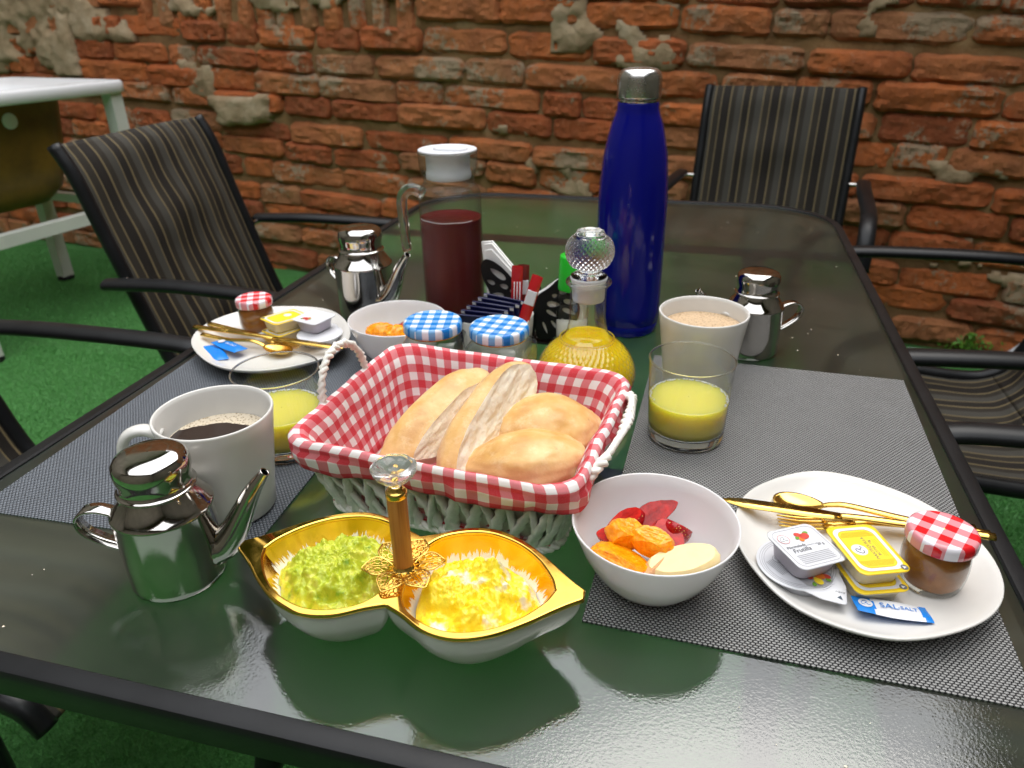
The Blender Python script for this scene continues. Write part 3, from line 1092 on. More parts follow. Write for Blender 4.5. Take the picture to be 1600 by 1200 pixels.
# ================================================================== CHAIRS
def make_chair(label, group):
    t = thing('sling_chair', label, 'chair', group=group)
    prof = [(-0.350, 0.890), (-0.322, 0.835), (-0.296, 0.745), (-0.268, 0.65), (-0.228, 0.52), (-0.196, 0.44), (-0.165, 0.412), (-0.11, 0.402), (0.05, 0.412), (0.18, 0.428), (0.225, 0.424), (0.25, 0.395)]
    pts = spline([(x, 0, z) for x, z in prof], 6)
    for s_ in (-1, 1):
        tube('side_rail', [(p.x, s_ * 0.215, p.z) for p in pts], 0.0135, 'black_metal', t, n=12)
        arm = [(-0.268, 0.641), (-0.235, 0.643), (-0.10, 0.648), (0.10, 0.643), (0.175, 0.632), (0.222, 0.595), (0.238, 0.53)]
        ap = spline([(x, s_ * (0.2625 + 0.008 * (x > 0)), z) for x, z in arm], 6)
        # flat oval tube with a groove along its top
        sec = []
        for k in range(20):
            q = 2 * pi * k / 20
            a, b_ = 0.020 * cos(q), 0.0115 * sin(q)
            if b_ > 0 and abs(a) < 0.008:
                b_ -= 0.0022
            sec.append((a, -b_))
        tube('armrest', ap, 1.0, 'black_metal', t, sect=sec, up=(0, 1, 0))
        lp = [(0.238, 0.53), (0.242, 0.40), (0.246, 0.20), (0.256, 0.012)]
        tube('front_leg', spline([(x, s_ * 0.2705, z) for x, z in lp], 5), 0.0145, 'black_metal', t, n=12)
        rl = [(0.10, 0.392), (0.02, 0.36), (-0.10, 0.24), (-0.20, 0.10), (-0.262, 0.012)]
        tube('rear_leg', spline([(x, s_ * 0.243, z) for x, z in rl], 5), 0.0125, 'black_metal', t, n=12)
        b_ = lathe('bolt', [(0.0005, 0.006), (0.005, 0.006), (0.006, 0.003), (0.006, -0.03)], 'steel', t, 10)
        b_.location = (-0.256, s_ * 0.254, 0.638)
        b_.rotation_euler = (rad(-90 * s_), 0, 0)
        for fx, fy in ((0.256, 0.2705), (-0.262, 0.243)):
            lathe('foot_cap', [(0.0005, 0.0), (0.017, 0.0), (0.017, 0.028), (0.015, 0.030)], 'black_plastic', t, 12).location = (fx, s_ * fy, 0)
    tube('crossbar', [(0.12, -0.262, 0.385), (0.12, 0.262, 0.385)], 0.011, 'black_metal', t, n=10)
    tube('crossbar', [(-0.13, -0.240, 0.205), (-0.13, 0.240, 0.205)], 0.010, 'black_metal', t, n=10)
    # sling: backrest then seat
    def cloth(name, a, b_, sag):
        P = [p for p in pts[a:b_ + 1]]
        nu = 25
        V, UV = [], []
        ln = 0
        for j, p in enumerate(P):
            if j:
                ln += (p - P[j - 1]).length
            t_ = j / (len(P) - 1)
            tan = (P[min(j + 1, len(P) - 1)] - P[max(j - 1, 0)]).normalized()
            nrm = Vector((-tan.z, 0, tan.x))
            for i in range(nu):
                u = i / (nu - 1) * 2 - 1
                k = (1 - u * u) * sag * min(1, (0.35 if (t_ < 0.5) == (sag < 0) else 0.0) + 4 * t_ * (1 - t_))
                wr = (0.0055 if sag < 0 else 0.0015) * sin(t_ * 21 + u * 0.9) * (1 - abs(u)) + 0.003 * fbm(Vector((u * 2, t_ * 5, sag * 30)), 3)
                wr *= min(1, 6 * (1 - t_ if sag < 0 else t_))
                q = Vector((p.x, u * 0.213, p.z)) + nrm * (-k + wr)
                V.append(q)
                UV.append((i / (nu - 1), ln))
        o = mesh(name, V, grid_faces(nu, len(P)), 'sling', t, True, UV)
        md = o.modifiers.new('thick', 'SOLIDIFY')
        md.thickness = 0.0015
        return o
    bk = cloth('backrest', 0, 36, -0.018)
    st = cloth('seat', 36, len(pts) - 1, 0.020)
    hem = [V_ for V_ in (pts[2], pts[3])]
    tube('hem', [(pts[2].x - 0.002, -0.205, pts[2].z), (pts[2].x + 0.010, 0, pts[2].z - 0.006), (pts[2].x - 0.002, 0.205, pts[2].z)], 0.004, 'sling', bk, n=8)
    return t
GRP = 'striped sling chairs round the glass table'
ch = make_chair('striped sling patio chair beside the table near the white laundry sink', GRP)
ch.location = (-0.838, 1.3735, 0)
for loc, rz, lab in (((-0.900, 0.618, 0), 0.0, 'striped sling patio chair beside the slate placemat and coffee mug'),
                     ((0.141, 2.120, 0), rad(-90 - 8), 'striped sling patio chair at the table head with its back to the brick wall'),
                     ((0.445, 1.360, 0), pi, 'striped sling patio chair with open seat beside the green weed'),
                     ((0.470, 0.600, 0), pi, 'striped sling patio chair beside the silver placemat and white plate')):
    c = copy_tree(ch)
    c.location = loc
    c.rotation_euler = (0, 0, rz)
    c['label'] = lab


# ================================================================== TABLE
U0, U1, V0, V1 = -0.624, 0.261, 0.249, 1.671
def outline(ins, z, n=14):
    cx, cy, hx, hy = (U0 + U1) / 2, (V0 + V1) / 2, (U1 - U0) / 2 - ins, (V1 - V0) / 2 - ins
    r = 0.165 - ins
    out = []
    for x, y in rrect(hx, hy, r, n):
        bow = 0.016 * (1 - (x / hx) ** 2) * (1 if y > 0 else -1) * (abs(y) > hy - r - 0.001)
        out.append((x, y + bow * 0.6, z))
    return out
tb = thing('patio_table', 'rectangular patio table with pebbled glass top and black metal rim', 'table', ((U0 + U1) / 2, (V0 + V1) / 2, 0))
nn_ = len(outline(0.02, TZ))
loft('glass_top', [outline(0.013, TZ - 0.006), outline(0.013, TZ)], None, tb, True, True, smooth=False, mats=['glass_under', 'pebbled_glass'], fm=[0] * nn_ + [0, 1])
path = outline(0.0, TZ)
# rim profile: (outward inset, height)
prof = [(0.016, -0.010), (0.016, 0.0012), (0.0145, 0.0028), (0.005, 0.0032), (0.0018, 0.0018), (0.0002, -0.0012), (0.0, -0.004), (0.0, -0.019), (0.002, -0.0225), (0.013, -0.0225), (0.0145, -0.012)]
loops = [outline(a, TZ + b_) for a, b_ in prof]
loops.append(loops[0])
rm = loft('rim', loops[::-1], 'black_metal', tb, False, False)
rm.data.set_sharp_from_angle(angle=rad(38))
hx, hy = (U1 - U0) / 2, (V1 - V0) / 2
for sx in (-1, 1):
    for sy in (-1, 1):
        tube('leg', spline([(sx * (hx - 0.17), sy * (hy - 0.33), TZ - 0.024), (sx * (hx - 0.15), sy * (hy - 0.31), 0.35), (sx * (hx - 0.10), sy * (hy - 0.27), 0.005)], 5), 0.019, 'black_metal', tb, n=14)
for sy in (-1, 1):
    tube('under_rail', [(-hx + 0.012, sy * (hy - 0.33), TZ - 0.020), (hx - 0.012, sy * (hy - 0.33), TZ - 0.020)], 0.013, 'black_metal', tb, n=8)


# ================================================================== ON THE TABLE
def at(u, v, h=0.0):
    return (u, v, TZ + h)
EPS = 0.0006

# ---------------- woven placemats
def placemat(name, label, mat, x0, x1, y0, y1, rz):
    cx, cy = (x0 + x1) / 2, (y0 + y1) / 2
    o = box(name, -(x1 - x0) / 2, (x1 - x0) / 2, -(y1 - y0) / 2, (y1 - y0) / 2, 0.0004, 0.0018, mat)
    o.location = at(cx, cy)
    o.rotation_euler = (0, 0, rz)
    tag(o, label, 'placemat', 'woven vinyl placemats')
placemat('placemat', 'silver and black woven vinyl placemat under the salt sachet plate', 'mat_silver', -0.048, 0.231, 0.375, 0.832, rad(-1.5))
placemat('placemat', 'slate grey woven vinyl placemat under the black coffee mug', 'mat_slate', -0.596, -0.330, 0.388, 0.840, rad(2.2))
MAT_H = 0.0022

# ---------------- steel oil pots
def make_pot(label):
    t = thing('steel_pot', label, 'pot', group='polished steel spouted pots')
    body = [(0.0005, 0.0008), (0.030, 0.0008), (0.0325, 0.0), (0.0342, 0.002), (0.0346, 0.006), (0.0348, 0.03), (0.0350, 0.0615), (0.0355, 0.0625), (0.0356, 0.0640), (0.0352, 0.0650), (0.0335, 0.0662), (0.0285, 0.0742), (0.0255, 0.0795), (0.0250, 0.0815)]
    lathe('body', body, 'steel', t, 64)
    cap = [(0.0262, 0.0800), (0.0272, 0.0805), (0.0274, 0.0815), (0.0266, 0.0822), (0.0252, 0.0828), (0.0248, 0.086), (0.0250, 0.090), (0.0262, 0.0945), (0.0264, 0.0985), (0.0255, 0.1030), (0.0232, 0.1062), (0.0195, 0.1080), (0.012, 0.1090), (0.0005, 0.1093)]
    lathe('lid', cap, 'steel', t, 64)
    sp = spline([(0.030, 0, 0.024), (0.038, 0, 0.027), (0.047, 0, 0.038), (0.056, 0, 0.054), (0.066, 0, 0.072), (0.077, 0, 0.087)], 6)
    n = len(sp)
    rr = [0.0115 * (1 - i / (n - 1)) ** 0.9 + 0.0034 for i in range(n)]
    V, Fc = tube_data(sp, rr, n=16, caps=False)
    V2, F2 = tube_data(sp[::-1], [r * 0.82 for r in rr[::-1]], n=16, caps=False)
    off = len(V)
    o = mesh('spout', V + V2, Fc + [tuple(k + off for k in f) for f in F2], 'steel', t)
    lip = tube('spout_lip', [sp[-1] + Vector((0.0035 * cos(a) * 0.7, 0.0035 * sin(a), 0.0035 * cos(a) * -0.65)) for a in (2 * pi * k / 16 for k in range(16))], 0.0005, 'steel', o, n=6, closed=True)
    hp = spline([(-0.0340, 0, 0.0600), (-0.046, 0, 0.0640), (-0.0565, 0, 0.0625), (-0.0620, 0, 0.055), (-0.0590, 0, 0.045), (-0.048, 0, 0.036), (-0.0345, 0, 0.029)], 6)
    tube('handle', hp, 1.0, 'steel', t, sect=[(-0.0062, -0.0007), (-0.005, -0.0012), (0.005, -0.0012), (0.0062, -0.0007), (0.0062, 0.0007), (-0.0062, 0.0007)], up=(0, 1, 0))
    return t
pot = make_pot('steel spouted pot beside the gold-rimmed double dish')
pot.location = at(-0.361, 0.357)
pot.rotation_euler = (0, 0, rad(19))
pot['label'] = 'steel spouted pot standing in front of the black coffee mug'
for loc, rz, lab, sc_ in ((at(-0.452, 0.898), rad(-22), 'steel spouted pot beside the glass jug of dark tea', 1.14), (at(0.070, 0.877), rad(202), 'steel spouted pot behind the milky coffee mug', 0.96)):
    c = copy_tree(pot)
    c.location = loc
    c.scale = (sc_,) * 3
    c.rotation_euler = (0, 0, rz)
    c['label'] = lab

# ---------------- mugs
def make_mug(label, coffee, foam, rz, lvl):
    t = thing('mug', label, 'mug', group='white ceramic mugs')
    H = 0.094
    prof = [(0.0005, 0.003), (0.029, 0.003), (0.030, 0.0), (0.0335, 0.0), (0.0358, 0.003), (0.0375, 0.02), (0.0415, 0.05), (0.0455, 0.080), (0.0472, 0.0925), (0.0469, 0.0938), (0.0460, 0.0942), (0.0450, 0.0936), (0.0440, 0.090), (0.0420, 0.075), (0.0385, 0.05), (0.0350, 0.025), (0.033, 0.010), (0.030, 0.0065), (0.0005, 0.006)]
    lathe('body', prof, 'white_ceramic', t, 72)
    hp = spline([(-0.0425, 0, 0.076), (-0.056, 0, 0.082), (-0.069, 0, 0.078), (-0.0755, 0, 0.064), (-0.072, 0, 0.047), (-0.060, 0, 0.034), (-0.0375, 0, 0.026)], 6)
    o = tube('handle', hp, 0.0068, 'white_ceramic', t, n=14, flat=0.66, up=(0, 1, 0))
    rl = 0.0350 + (lvl - 0.025) / 0.05 * 0.0070 - 0.0002
    cf = link('coffee', None, t)
    # liquid surface with foam hugging one side
    n = 72
    V, Fc, fm = [(0, 0, lvl)], [], []
    rings = [0.2, 0.4, 0.55, 0.68, 0.8, 0.9, 1.0]
    for r in rings:
        for i in range(n):
            a = 2 * pi * i / n
            V.append((rl * r * cos(a), rl * r * sin(a), lvl + (0.0012 if r == 1 else 0)))
    for i in range(n):
        Fc.append((0, 1 + i, 1 + (i + 1) % n))
    Fc += grid_faces(n, len(rings), True, True, off=1)
    for f in Fc:
        c = sum((Vector(V[k]) for k in f), Vector()) / len(f)
        x = c.x * cos(foam[0]) + c.y * sin(foam[0])
        w = 0.004 * sin(8 * math.atan2(c.y, c.x)) + 0.005 * fbm(c * 90, 3)
        fm.append(0)
    bpy.data.objects.remove(cf)
    mesh('coffee', V, Fc, coffee, t, True)
    t.rotation_euler = (0, 0, rz)
    return t
mg = make_mug('white ceramic mug of black coffee with bubbles on the slate placemat', 'coffee_foam', (rad(60), 0.010, 'pale_foam'), rad(24), 0.068)
mg.location = at(-0.369, 0.440, MAT_H)
mg = make_mug('white ceramic mug of milky foamed coffee behind the juice tumbler', 'crema', (0, -1, 'crema'), rad(180 + 55), 0.076)
mg.location = at(0.010, 0.757)

# ---------------- juice tumblers
def make_tumbler(label, loc, lvl):
    t = thing('juice_tumbler', label, 'glass', loc, group='tumblers of pale orange juice')
    V, Fc, UV = lathe_data([(0.0371, 0.013), (0.0375, 0.02), (0.0392, 0.06), (0.0402, 0.0830)], 72)
    mesh('wall', V, Fc, 'thin_glass', t, True, UV)
    o = tube('lip', [(0.0400 * cos(a), 0.0400 * sin(a), 0.0832) for a in (2 * pi * k / 72 for k in range(72))], 0.0009, 'solid_glass', t, n=8, closed=True)
    lathe('base', [(0.0005, 0.0), (0.033, 0.0), (0.0358, 0.0016), (0.0368, 0.005), (0.0370, 0.0128), (0.034, 0.0145), (0.02, 0.0156), (0.0005, 0.0158)], 'solid_glass', t, 72)
    lathe('juice', [(0.0005, 0.0164), (0.02, 0.0162), (0.0335, 0.0151), (0.0364, 0.0135), (0.0369, 0.0200), (0.0369 + (lvl - 0.02) * 0.0425, lvl - 0.001), (0.0372 + (lvl - 0.02) * 0.0425, lvl + 0.0004), (0.0355, lvl - 0.0002), (0.0005, lvl)], 'juice_pale', t, 72)
    # ring of froth where the juice meets the glass
    rf_ = random.Random(int(abs(loc[0]) * 1e4))
    V, Fc = [], []
    bm = bmesh.new()
    for k in range(150):
        a = rf_.uniform(-0.4, 3.6)
        r = (0.0362 + (lvl - 0.02) * 0.0425) - abs(rf_.gauss(0, 0.0009))
        bmesh.ops.create_icosphere(bm, subdivisions=1, radius=rf_.uniform(0.0004, 0.0010), matrix=Matrix.Translation((r * cos(a), r * sin(a), lvl + 0.0004)))
    me = bpy.data.meshes.new('froth')
    bm.to_mesh(me)
    bm.free()
    tag(link('froth', me, t, 'clear_plastic_white'), kind='stuff')
    return t
make_tumbler('glass tumbler half full of juice on the silver placemat', at(0.003, 0.650, MAT_H), 0.043)
make_tumbler('glass tumbler half full of juice behind the black coffee mug', at(-0.374, 0.540, MAT_H), 0.043)

# ---------------- blue steel flask
t = thing('steel_flask', 'tall blue steel flask with brushed metal cap on the glass table', 'flask', at(-0.088, 0.922))
prof = [(0.0005, 0.001), (0.037, 0.001), (0.0395, 0.0), (0.0412, 0.003), (0.0420, 0.009), (0.0425, 0.0145), (0.0422, 0.0150), (0.0428, 0.0156), (0.0432, 0.03), (0.0434, 0.08), (0.0432, 0.14), (0.0424, 0.172), (0.0405, 0.198), (0.0372, 0.222), (0.0330, 0.243), (0.0292, 0.259), (0.0262, 0.270), (0.0250, 0.277), (0.0248, 0.2835), (0.0244, 0.2845), (0.0230, 0.2848)]
prof = [(r * 0.985 + (0.0020 if 0.21 < z < 0.262 else 0.0008 if 0.16 < z < 0.275 else 0), z) for r, z in prof]
lathe('body', prof, 'blue_lacquer', t, 72)
lathe('collar', [(0.0222, 0.2840), (0.0236, 0.2850), (0.0236, 0.2875), (0.0228, 0.2885)], 'steel', t, 48)
lathe('cap', [(0.0200, 0.2890), (0.0250, 0.2890), (0.0256, 0.2896), (0.0258, 0.2910), (0.0258, 0.3080), (0.0252, 0.3125), (0.0235, 0.3165), (0.0205, 0.3195), (0.015, 0.3210), (0.0005, 0.3216)], 'brushed_steel', t, 64)

# ---------------- glass jug of tea
def oct8(p, r, z):
    if z < 0.012 or z > 0.187:
        return r
    return r * (1 + 0.022 * abs(cos(4 * p)) - 0.012)
t = thing('glass_jug', 'ribbed glass jug of dark red tea with white lid', 'jug', at(-0.313, 0.880), rad(8))
V, Fc, UV = lathe_data([(0.0375, 0.006), (0.0392, 0.012), (0.0398, 0.05), (0.0398, 0.15), (0.0396, 0.172), (0.0388, 0.181), (0.0360, 0.187), (0.0330, 0.1905), (0.0318, 0.195), (0.0322, 0.1995), (0.0348, 0.206), (0.0364, 0.213), (0.0368, 0.2290)], 96, oct8)
mesh('wall', V, Fc, 'jug_glass', t, True, UV)
tube('lip', [(0.0366 * cos(a), 0.0366 * sin(a), 0.2292) for a in (2 * pi * k / 64 for k in range(64))], 0.0011, 'solid_glass', t, n=8, closed=True)
lathe('base', [(0.0005, 0.0), (0.034, 0.0), (0.0375, 0.002), (0.0382, 0.0058), (0.0005, 0.0066)], 'solid_glass', t, 64)
lathe('tea', [(0.0005, 0.0074), (0.0368, 0.0074), (0.0384, 0.014), (0.0390, 0.05), (0.0390, 0.147), (0.0393, 0.1486), (0.038, 0.1480), (0.0005, 0.1480)], 'tea', t, 96, oct8)
tube('froth', [((0.0372 + 0.001 * sin(7 * a)) * cos(a), (0.0372 + 0.001 * sin(7 * a)) * sin(a), 0.1490) for a in (-2.6 + 2.2 * k / 40 for k in range(41))], 0.0006, 'clear_plastic_white', t, n=6)
ld = lathe('lid', [(0.0005, 0.196), (0.020, 0.196), (0.0275, 0.197), (0.0282, 0.199), (0.0280, 0.2055), (0.0270, 0.2065), (0.0275, 0.2275), (0.0362, 0.2300), (0.0362, 0.2318), (0.0352, 0.2325), (0.0335, 0.2312), (0.0005, 0.2312)], 'white_plastic', t, 64)
loft('tab', [[(x + 0.004, y, z) for x, y in rrect(a, b_, min(a, b_) * 0.98, 6)] for a, b_, z in ((0.022, 0.012, 0.2310), (0.0215, 0.0115, 0.2335), (0.020, 0.010, 0.2342))], 'white_plastic', ld, False, True)
hp = spline([(-0.036, 0, 0.176), (-0.048, 0, 0.181), (-0.060, 0, 0.178), (-0.0665, 0, 0.166), (-0.0665, 0, 0.140), (-0.0655, 0, 0.112), (-0.0640, 0, 0.100)], 6)
n = len(hp)
o = tube('handle', hp, [0.0095 - 0.0022 * i / n for i in range(n)], 'solid_glass', t, n=16, flat=0.8, up=(0, 1, 0))
t.rotation_euler = (0, 0, rad(-2))

# ---------------- decanter of orange juice
def diamond(p, r, z):
    if z < 0.004 or z > 0.072:
        return r
    f = min(1, (z - 0.004) / 0.008, (0.072 - z) / 0.010)
    return r + f * (0.0022 * (abs(cos(20 * p + z * pi / 0.0085)) * abs(cos(20 * p - z * pi / 0.0085))) ** 0.8 - 0.0011)
t = thing('juice_decanter', 'diamond-cut glass decanter of orange juice with round stopper', 'decanter', at(-0.1075, 0.711))
bp = spline([(0.034, 0, 0.002), (0.043, 0, 0.007), (0.0505, 0, 0.018), (0.0527, 0, 0.031), (0.0505, 0, 0.043), (0.0440, 0, 0.055), (0.0345, 0, 0.0650), (0.0270, 0, 0.0715), (0.0222, 0, 0.0785), (0.0198, 0, 0.0880)], 9)
pf = [(p.x, p.z) for p in bp]
pf += [(0.0190, 0.095), (0.0186, 0.118), (0.0188, 0.124), (0.0196, 0.128), (0.0214, 0.1305), (0.0222, 0.1330), (0.0218, 0.1358), (0.0200, 0.1368)]
V, Fc, UV = lathe_data(pf, 240, diamond)
mesh('wall', V, Fc, 'decanter_glass', t, True, UV)
tube('lip', [(0.0216 * cos(a), 0.0216 * sin(a), 0.1336) for a in (2 * pi * k / 64 for k in range(64))], 0.0022, 'solid_glass', t, n=10, closed=True)
tube('neck_ring', [(0.0285 * cos(a), 0.0285 * sin(a), 0.0708) for a in (2 * pi * k / 64 for k in range(64))], 0.0016, 'solid_glass', t, n=8, closed=True)
jp = [(0.0005, 0.004), (0.033, 0.0045)] + [(r - 0.0012, z) for r, z in pf[1:] if z <= 0.0745] + [(0.0225, 0.0752), (0.0005, 0.0752)]
lathe('juice', jp, 'juice', t, 240, lambda p, r, z: diamond(p, r, z) - 0.0002)
st = link('stopper', None, t)
lathe('plug', [(0.0005, 0.114), (0.0160, 0.114), (0.0168, 0.116), (0.0172, 0.132), (0.0190, 0.1376), (0.0190, 0.1388), (0.0005, 0.1392)], 'clear_plastic_white', st, 48)
def diamond2(p, r, z):
    if z < 0.150 or z > 0.180:
        return r
    return r + 0.0016 * (abs(cos(13 * p + z * pi / 0.0058)) * abs(cos(13 * p - z * pi / 0.0058))) ** 0.8 - 0.0007
sp_ = [(0.0005, 0.1394), (0.0182, 0.1394), (0.0186, 0.1408), (0.0140, 0.1432), (0.0104, 0.1450), (0.0100, 0.1468), (0.0120, 0.1486)]
sp_ += [(0.0243 * math.sqrt(max(0.0, 1 - ((z - 0.1655) / 0.0220) ** 2)), z) for z in [0.1500 + 0.0325 * k / 40 for k in range(41)]]
sp_ += [(0.0140, 0.1842), (0.0136, 0.1862), (0.0116, 0.1868), (0.0098, 0.1856), (0.0092, 0.1818), (0.0005, 0.1804)]
lathe('ball', sp_, 'solid_glass', st, 168, diamond2)

# ---------------- square jars with blue gingham lids
def make_square_jar(label, fill, loc, rz):
    t = thing('square_jar', label, 'jar', loc, rz, 'square glass jars with blue gingham lids')
    hs = 0.0335
    def lp(h, r, z):
        return [(x, y, z) for x, y in rrect(h, h, r, 6)]
    loft('wall', [lp(hs - 0.002, 0.008, 0.003), lp(hs, 0.009, 0.006), lp(hs, 0.009, 0.060), lp(hs - 0.001, 0.011, 0.066), lp(hs - 0.005, 0.020, 0.0715), lp(0.0275, 0.0272, 0.0745), lp(0.0268, 0.0266, 0.0780)], 'thin_glass', t, False, False)
    loft('base', [lp(hs - 0.003, 0.008, 0.0), lp(hs - 0.001, 0.008, 0.003), lp(hs - 0.003, 0.008, 0.0055)], 'solid_glass', t)
    loft('contents', [lp(hs - 0.003, 0.008, 0.0062), lp(hs - 0.0018, 0.008, 0.0080), lp(hs - 0.0018, 0.008, 0.034), lp(hs - 0.006, 0.010, 0.036)], fill, t)
    lathe('screw_ring', [(0.0285, 0.0760), (0.0300, 0.0762), (0.0304, 0.0772), (0.0298, 0.0782)], 'gold', t, 64)
    lathe('lid', [(0.0296, 0.0778), (0.0312, 0.0780), (0.0316, 0.0792), (0.0314, 0.0860), (0.0302, 0.0885), (0.0285, 0.0893), (0.0270, 0.0889), (0.0005, 0.0886)], 'gingham_blue_lid', t, 72)
    return t
make_square_jar('square glass jar with blue gingham lid beside the white fruit bowl', 'spice', at(-0.269, 0.681), rad(12))
make_square_jar('square glass jar with blue gingham lid beside the juice decanter', 'sugar', at(-0.196, 0.683), rad(-5))

# ---------------- opal fruit bowls
def make_bowl(label, loc):
    t = lathe('fruit_bowl', [(0.0005, 0.002), (0.024, 0.002), (0.0262, 0.0), (0.0290, 0.0008), (0.0340, 0.005), (0.0430, 0.016), (0.0505, 0.030), (0.0560, 0.045), (0.0590, 0.0535), (0.0592, 0.0546), (0.0584, 0.0550), (0.0576, 0.0542), (0.0545, 0.045), (0.0488, 0.031), (0.0412, 0.0175), (0.0325, 0.0078), (0.026, 0.005), (0.0005, 0.0045)], 'opal_glass', None, 96)
    t.location = loc
    return tag(t, label, 'bowl', 'white opal glass fruit bowls')
make_bowl('white opal bowl of strawberry, orange and apple on the silver placemat edge', at(-0.012, 0.432, MAT_H))
make_bowl('white opal bowl of orange and strawberry beside the blue-lidded jars', at(-0.345, 0.760))


def blob(name, dims, seed, mat, amp=0.12, freq=2.2, cut=None, cutmat=None, sub=4, shape=None, cutnoise=0.0, bend=0.0):
    """lumpy solid: dims half sizes; cut: list of (normal, offset in unit space) sliced faces with crisp edges"""
    bm = bmesh.new()
    bmesh.ops.create_icosphere(bm, subdivisions=sub, radius=1.0)
    rs = Vector((seed * 3.7, seed * 1.3, seed * 9.1))
    for v in bm.verts:
        p = v.co.copy()
        if shape:
            p = shape(p)
        p *= 1 + amp * fbm(v.co * freq + rs, 4)
        if bend:
            p.z += bend * p.x * p.x
        v.co = p
    for f in bm.faces:
        f.smooth = True
    for nm, off in cut or ():
        nm = Vector(nm).normalized()
        r = bmesh.ops.bisect_plane(bm, geom=bm.verts[:] + bm.edges[:] + bm.faces[:], plane_co=nm * off, plane_no=nm, clear_outer=True)
        ed = [e for e in r['geom_cut'] if isinstance(e, bmesh.types.BMEdge)]
        if not ed:
            continue
        rim_v = {v for e in ed for v in e.verts}
        c = sum((v.co for v in rim_v), Vector()) / len(rim_v)
        # rings from the cut edge to its middle, so the torn face can be uneven
        inner, prev = {}, {v: v for v in rim_v}
        R_ = 30 if cutnoise else 3
        for k in range(1, R_ + 1):
            cur = {}
            if k == R_:
                cv = bm.verts.new(c + nm * cutnoise * fbm(c * 5 + rs, 4))
            for v in rim_v:
                if k == R_:
                    cur[v] = cv
                else:
                    q = v.co.lerp(c, k / R_)
                    cur[v] = bm.verts.new(q + nm * cutnoise * (fbm(q * 3.2 + rs, 4, 1.1) - 0.2) * min(1, k / 3))
            for e in ed:
                a, b_ = e.verts
                vs = [prev[a], prev[b_], cur[b_], cur[a]]
                vs = [v for q, v in enumerate(vs) if v not in vs[:q]]
                try:
                    f = bm.faces.new(vs)
                    f.material_index = 1 if cutmat else 0
                    f.smooth = True
                except ValueError:
                    pass
            prev = cur
        for e in ed:
            e.smooth = False
    bmesh.ops.recalc_face_normals(bm, faces=bm.faces[:])
    for v in bm.verts:
        v.co = Vector((v.co.x * dims[0], v.co.y * dims[1], v.co.z * dims[2]))
    me = bpy.data.meshes.new(name)
    bm.to_mesh(me)
    bm.free()
    me.materials.append(MAT[mat])
    if cutmat:
        me.materials.append(MAT[cutmat])
    return link(name, me)


def place(o, loc, rot, label, cat, group=None):
    o.location = loc
    o.rotation_euler = tuple(rad(a) for a in rot)
    return tag(o, label, cat, group)


FG = 'cut fruit in the opal bowl on the silver placemat'
def heart(p):
    k = 1.0 - 0.38 * max(0, p.x) - 0.05
    return Vector((p.x, p.y * k, p.z * k))
SB = [((-0.034, 0.447, 0.040), (20, 25, 200), (0.0125, 0.0095, 0.0085), 'halved strawberry with its rounded cut face up behind the orange'),
      ((-0.014, 0.458, 0.0425), (60, -18, 30), (0.0165, 0.008, 0.0068), 'long glossy strawberry wedge lying on top of the other berries'),
      ((-0.042, 0.432, 0.038), (10, 20, 160), (0.0105, 0.009, 0.0080), 'small strawberry piece tucked against the bowl beside the orange'),
      ((0.004, 0.452, 0.036), (30, 40, 80), (0.0125, 0.010, 0.0095), 'dark round strawberry piece resting against the bowl wall'),
      ((0.000, 0.436, 0.0375), (35, 20, -55), (0.0150, 0.0085, 0.0075), 'strawberry wedge with pale pink heart beside the apple slice'),
      ((0.000, 0.425, 0.0320), (0, 10, 20), (0.0105, 0.0085, 0.0075), 'small red strawberry end between orange and apple'),
      ((-0.016, 0.446, 0.030), (0, 0, 100), (0.015, 0.012, 0.010), 'strawberry chunk underneath the glossy berry wedge')]
for k, (l, r, d_, lab) in enumerate(SB):
    place(blob('strawberry_piece', tuple(1.22 * q for q in d_), k + 1, 'strawberry', 0.06, 2.0, [((0.1, 0.35, 1), 0.25)], 'strawberry_cut', 4, heart), at(*l), r, lab, 'strawberry', FG)
OR = [((-0.031, 0.430, 0.0425), (12, 10, 20), (0.0135, 0.0105, 0.0095), 'knobbly orange chunk on top of the fruit touching the halved strawberry'),
      ((-0.013, 0.424, 0.0435), (8, -6, -18), (0.0150, 0.0095, 0.0090), 'ragged orange segment lying between strawberries and apple slice'),
      ((-0.031, 0.406, 0.0375), (-24, 6, -20), (0.0200, 0.0150, 0.0075), 'wide cut orange slice at the front of the fruit')]
for k, (l, r, d_, lab) in enumerate(OR):
    place(blob('orange_segment', tuple(1.15 * q for q in d_), k + 21, 'orange_flesh', 0.17, 1.9, [((0.2, 0.1, 1), 0.62), ((0, -1, 0.1), 0.75)], None, 4, None, 0.05, -0.15), at(*l), r, lab, 'orange', FG)
AP = [((0.010, 0.410, 0.0400), (30, -10, 22), (0.0260, 0.0130, 0.0120), 'apple_flesh', 'thick pale yellow apple slice at the edge of the bowl'),
      ((-0.009, 0.405, 0.0375), (10, -8, 62), (0.0170, 0.0055, 0.0080), 'apple_pale', 'thin peach-coloured fruit sliver between orange and apple')]
for k, (l, r, d_, mt, lab) in enumerate(AP):
    place(blob('apple_slice', d_, k + 41, mt, 0.06, 1.8, [((0, 0.5, 1), 0.45), ((0, -0.2, -1), 0.5)], None, 4), at(*l), r, lab, 'apple', FG)
FG2 = 'cut fruit in the opal bowl by the blue-lidded jars'
place(blob('orange_segment', (0.018, 0.012, 0.010), 61, 'orange_flesh', 0.18, 2.6), at(-0.362, 0.748, 0.0400), (5, 0, 10), 'plump orange segment in the bowl beside the blue-lidded jars', 'orange', FG2)
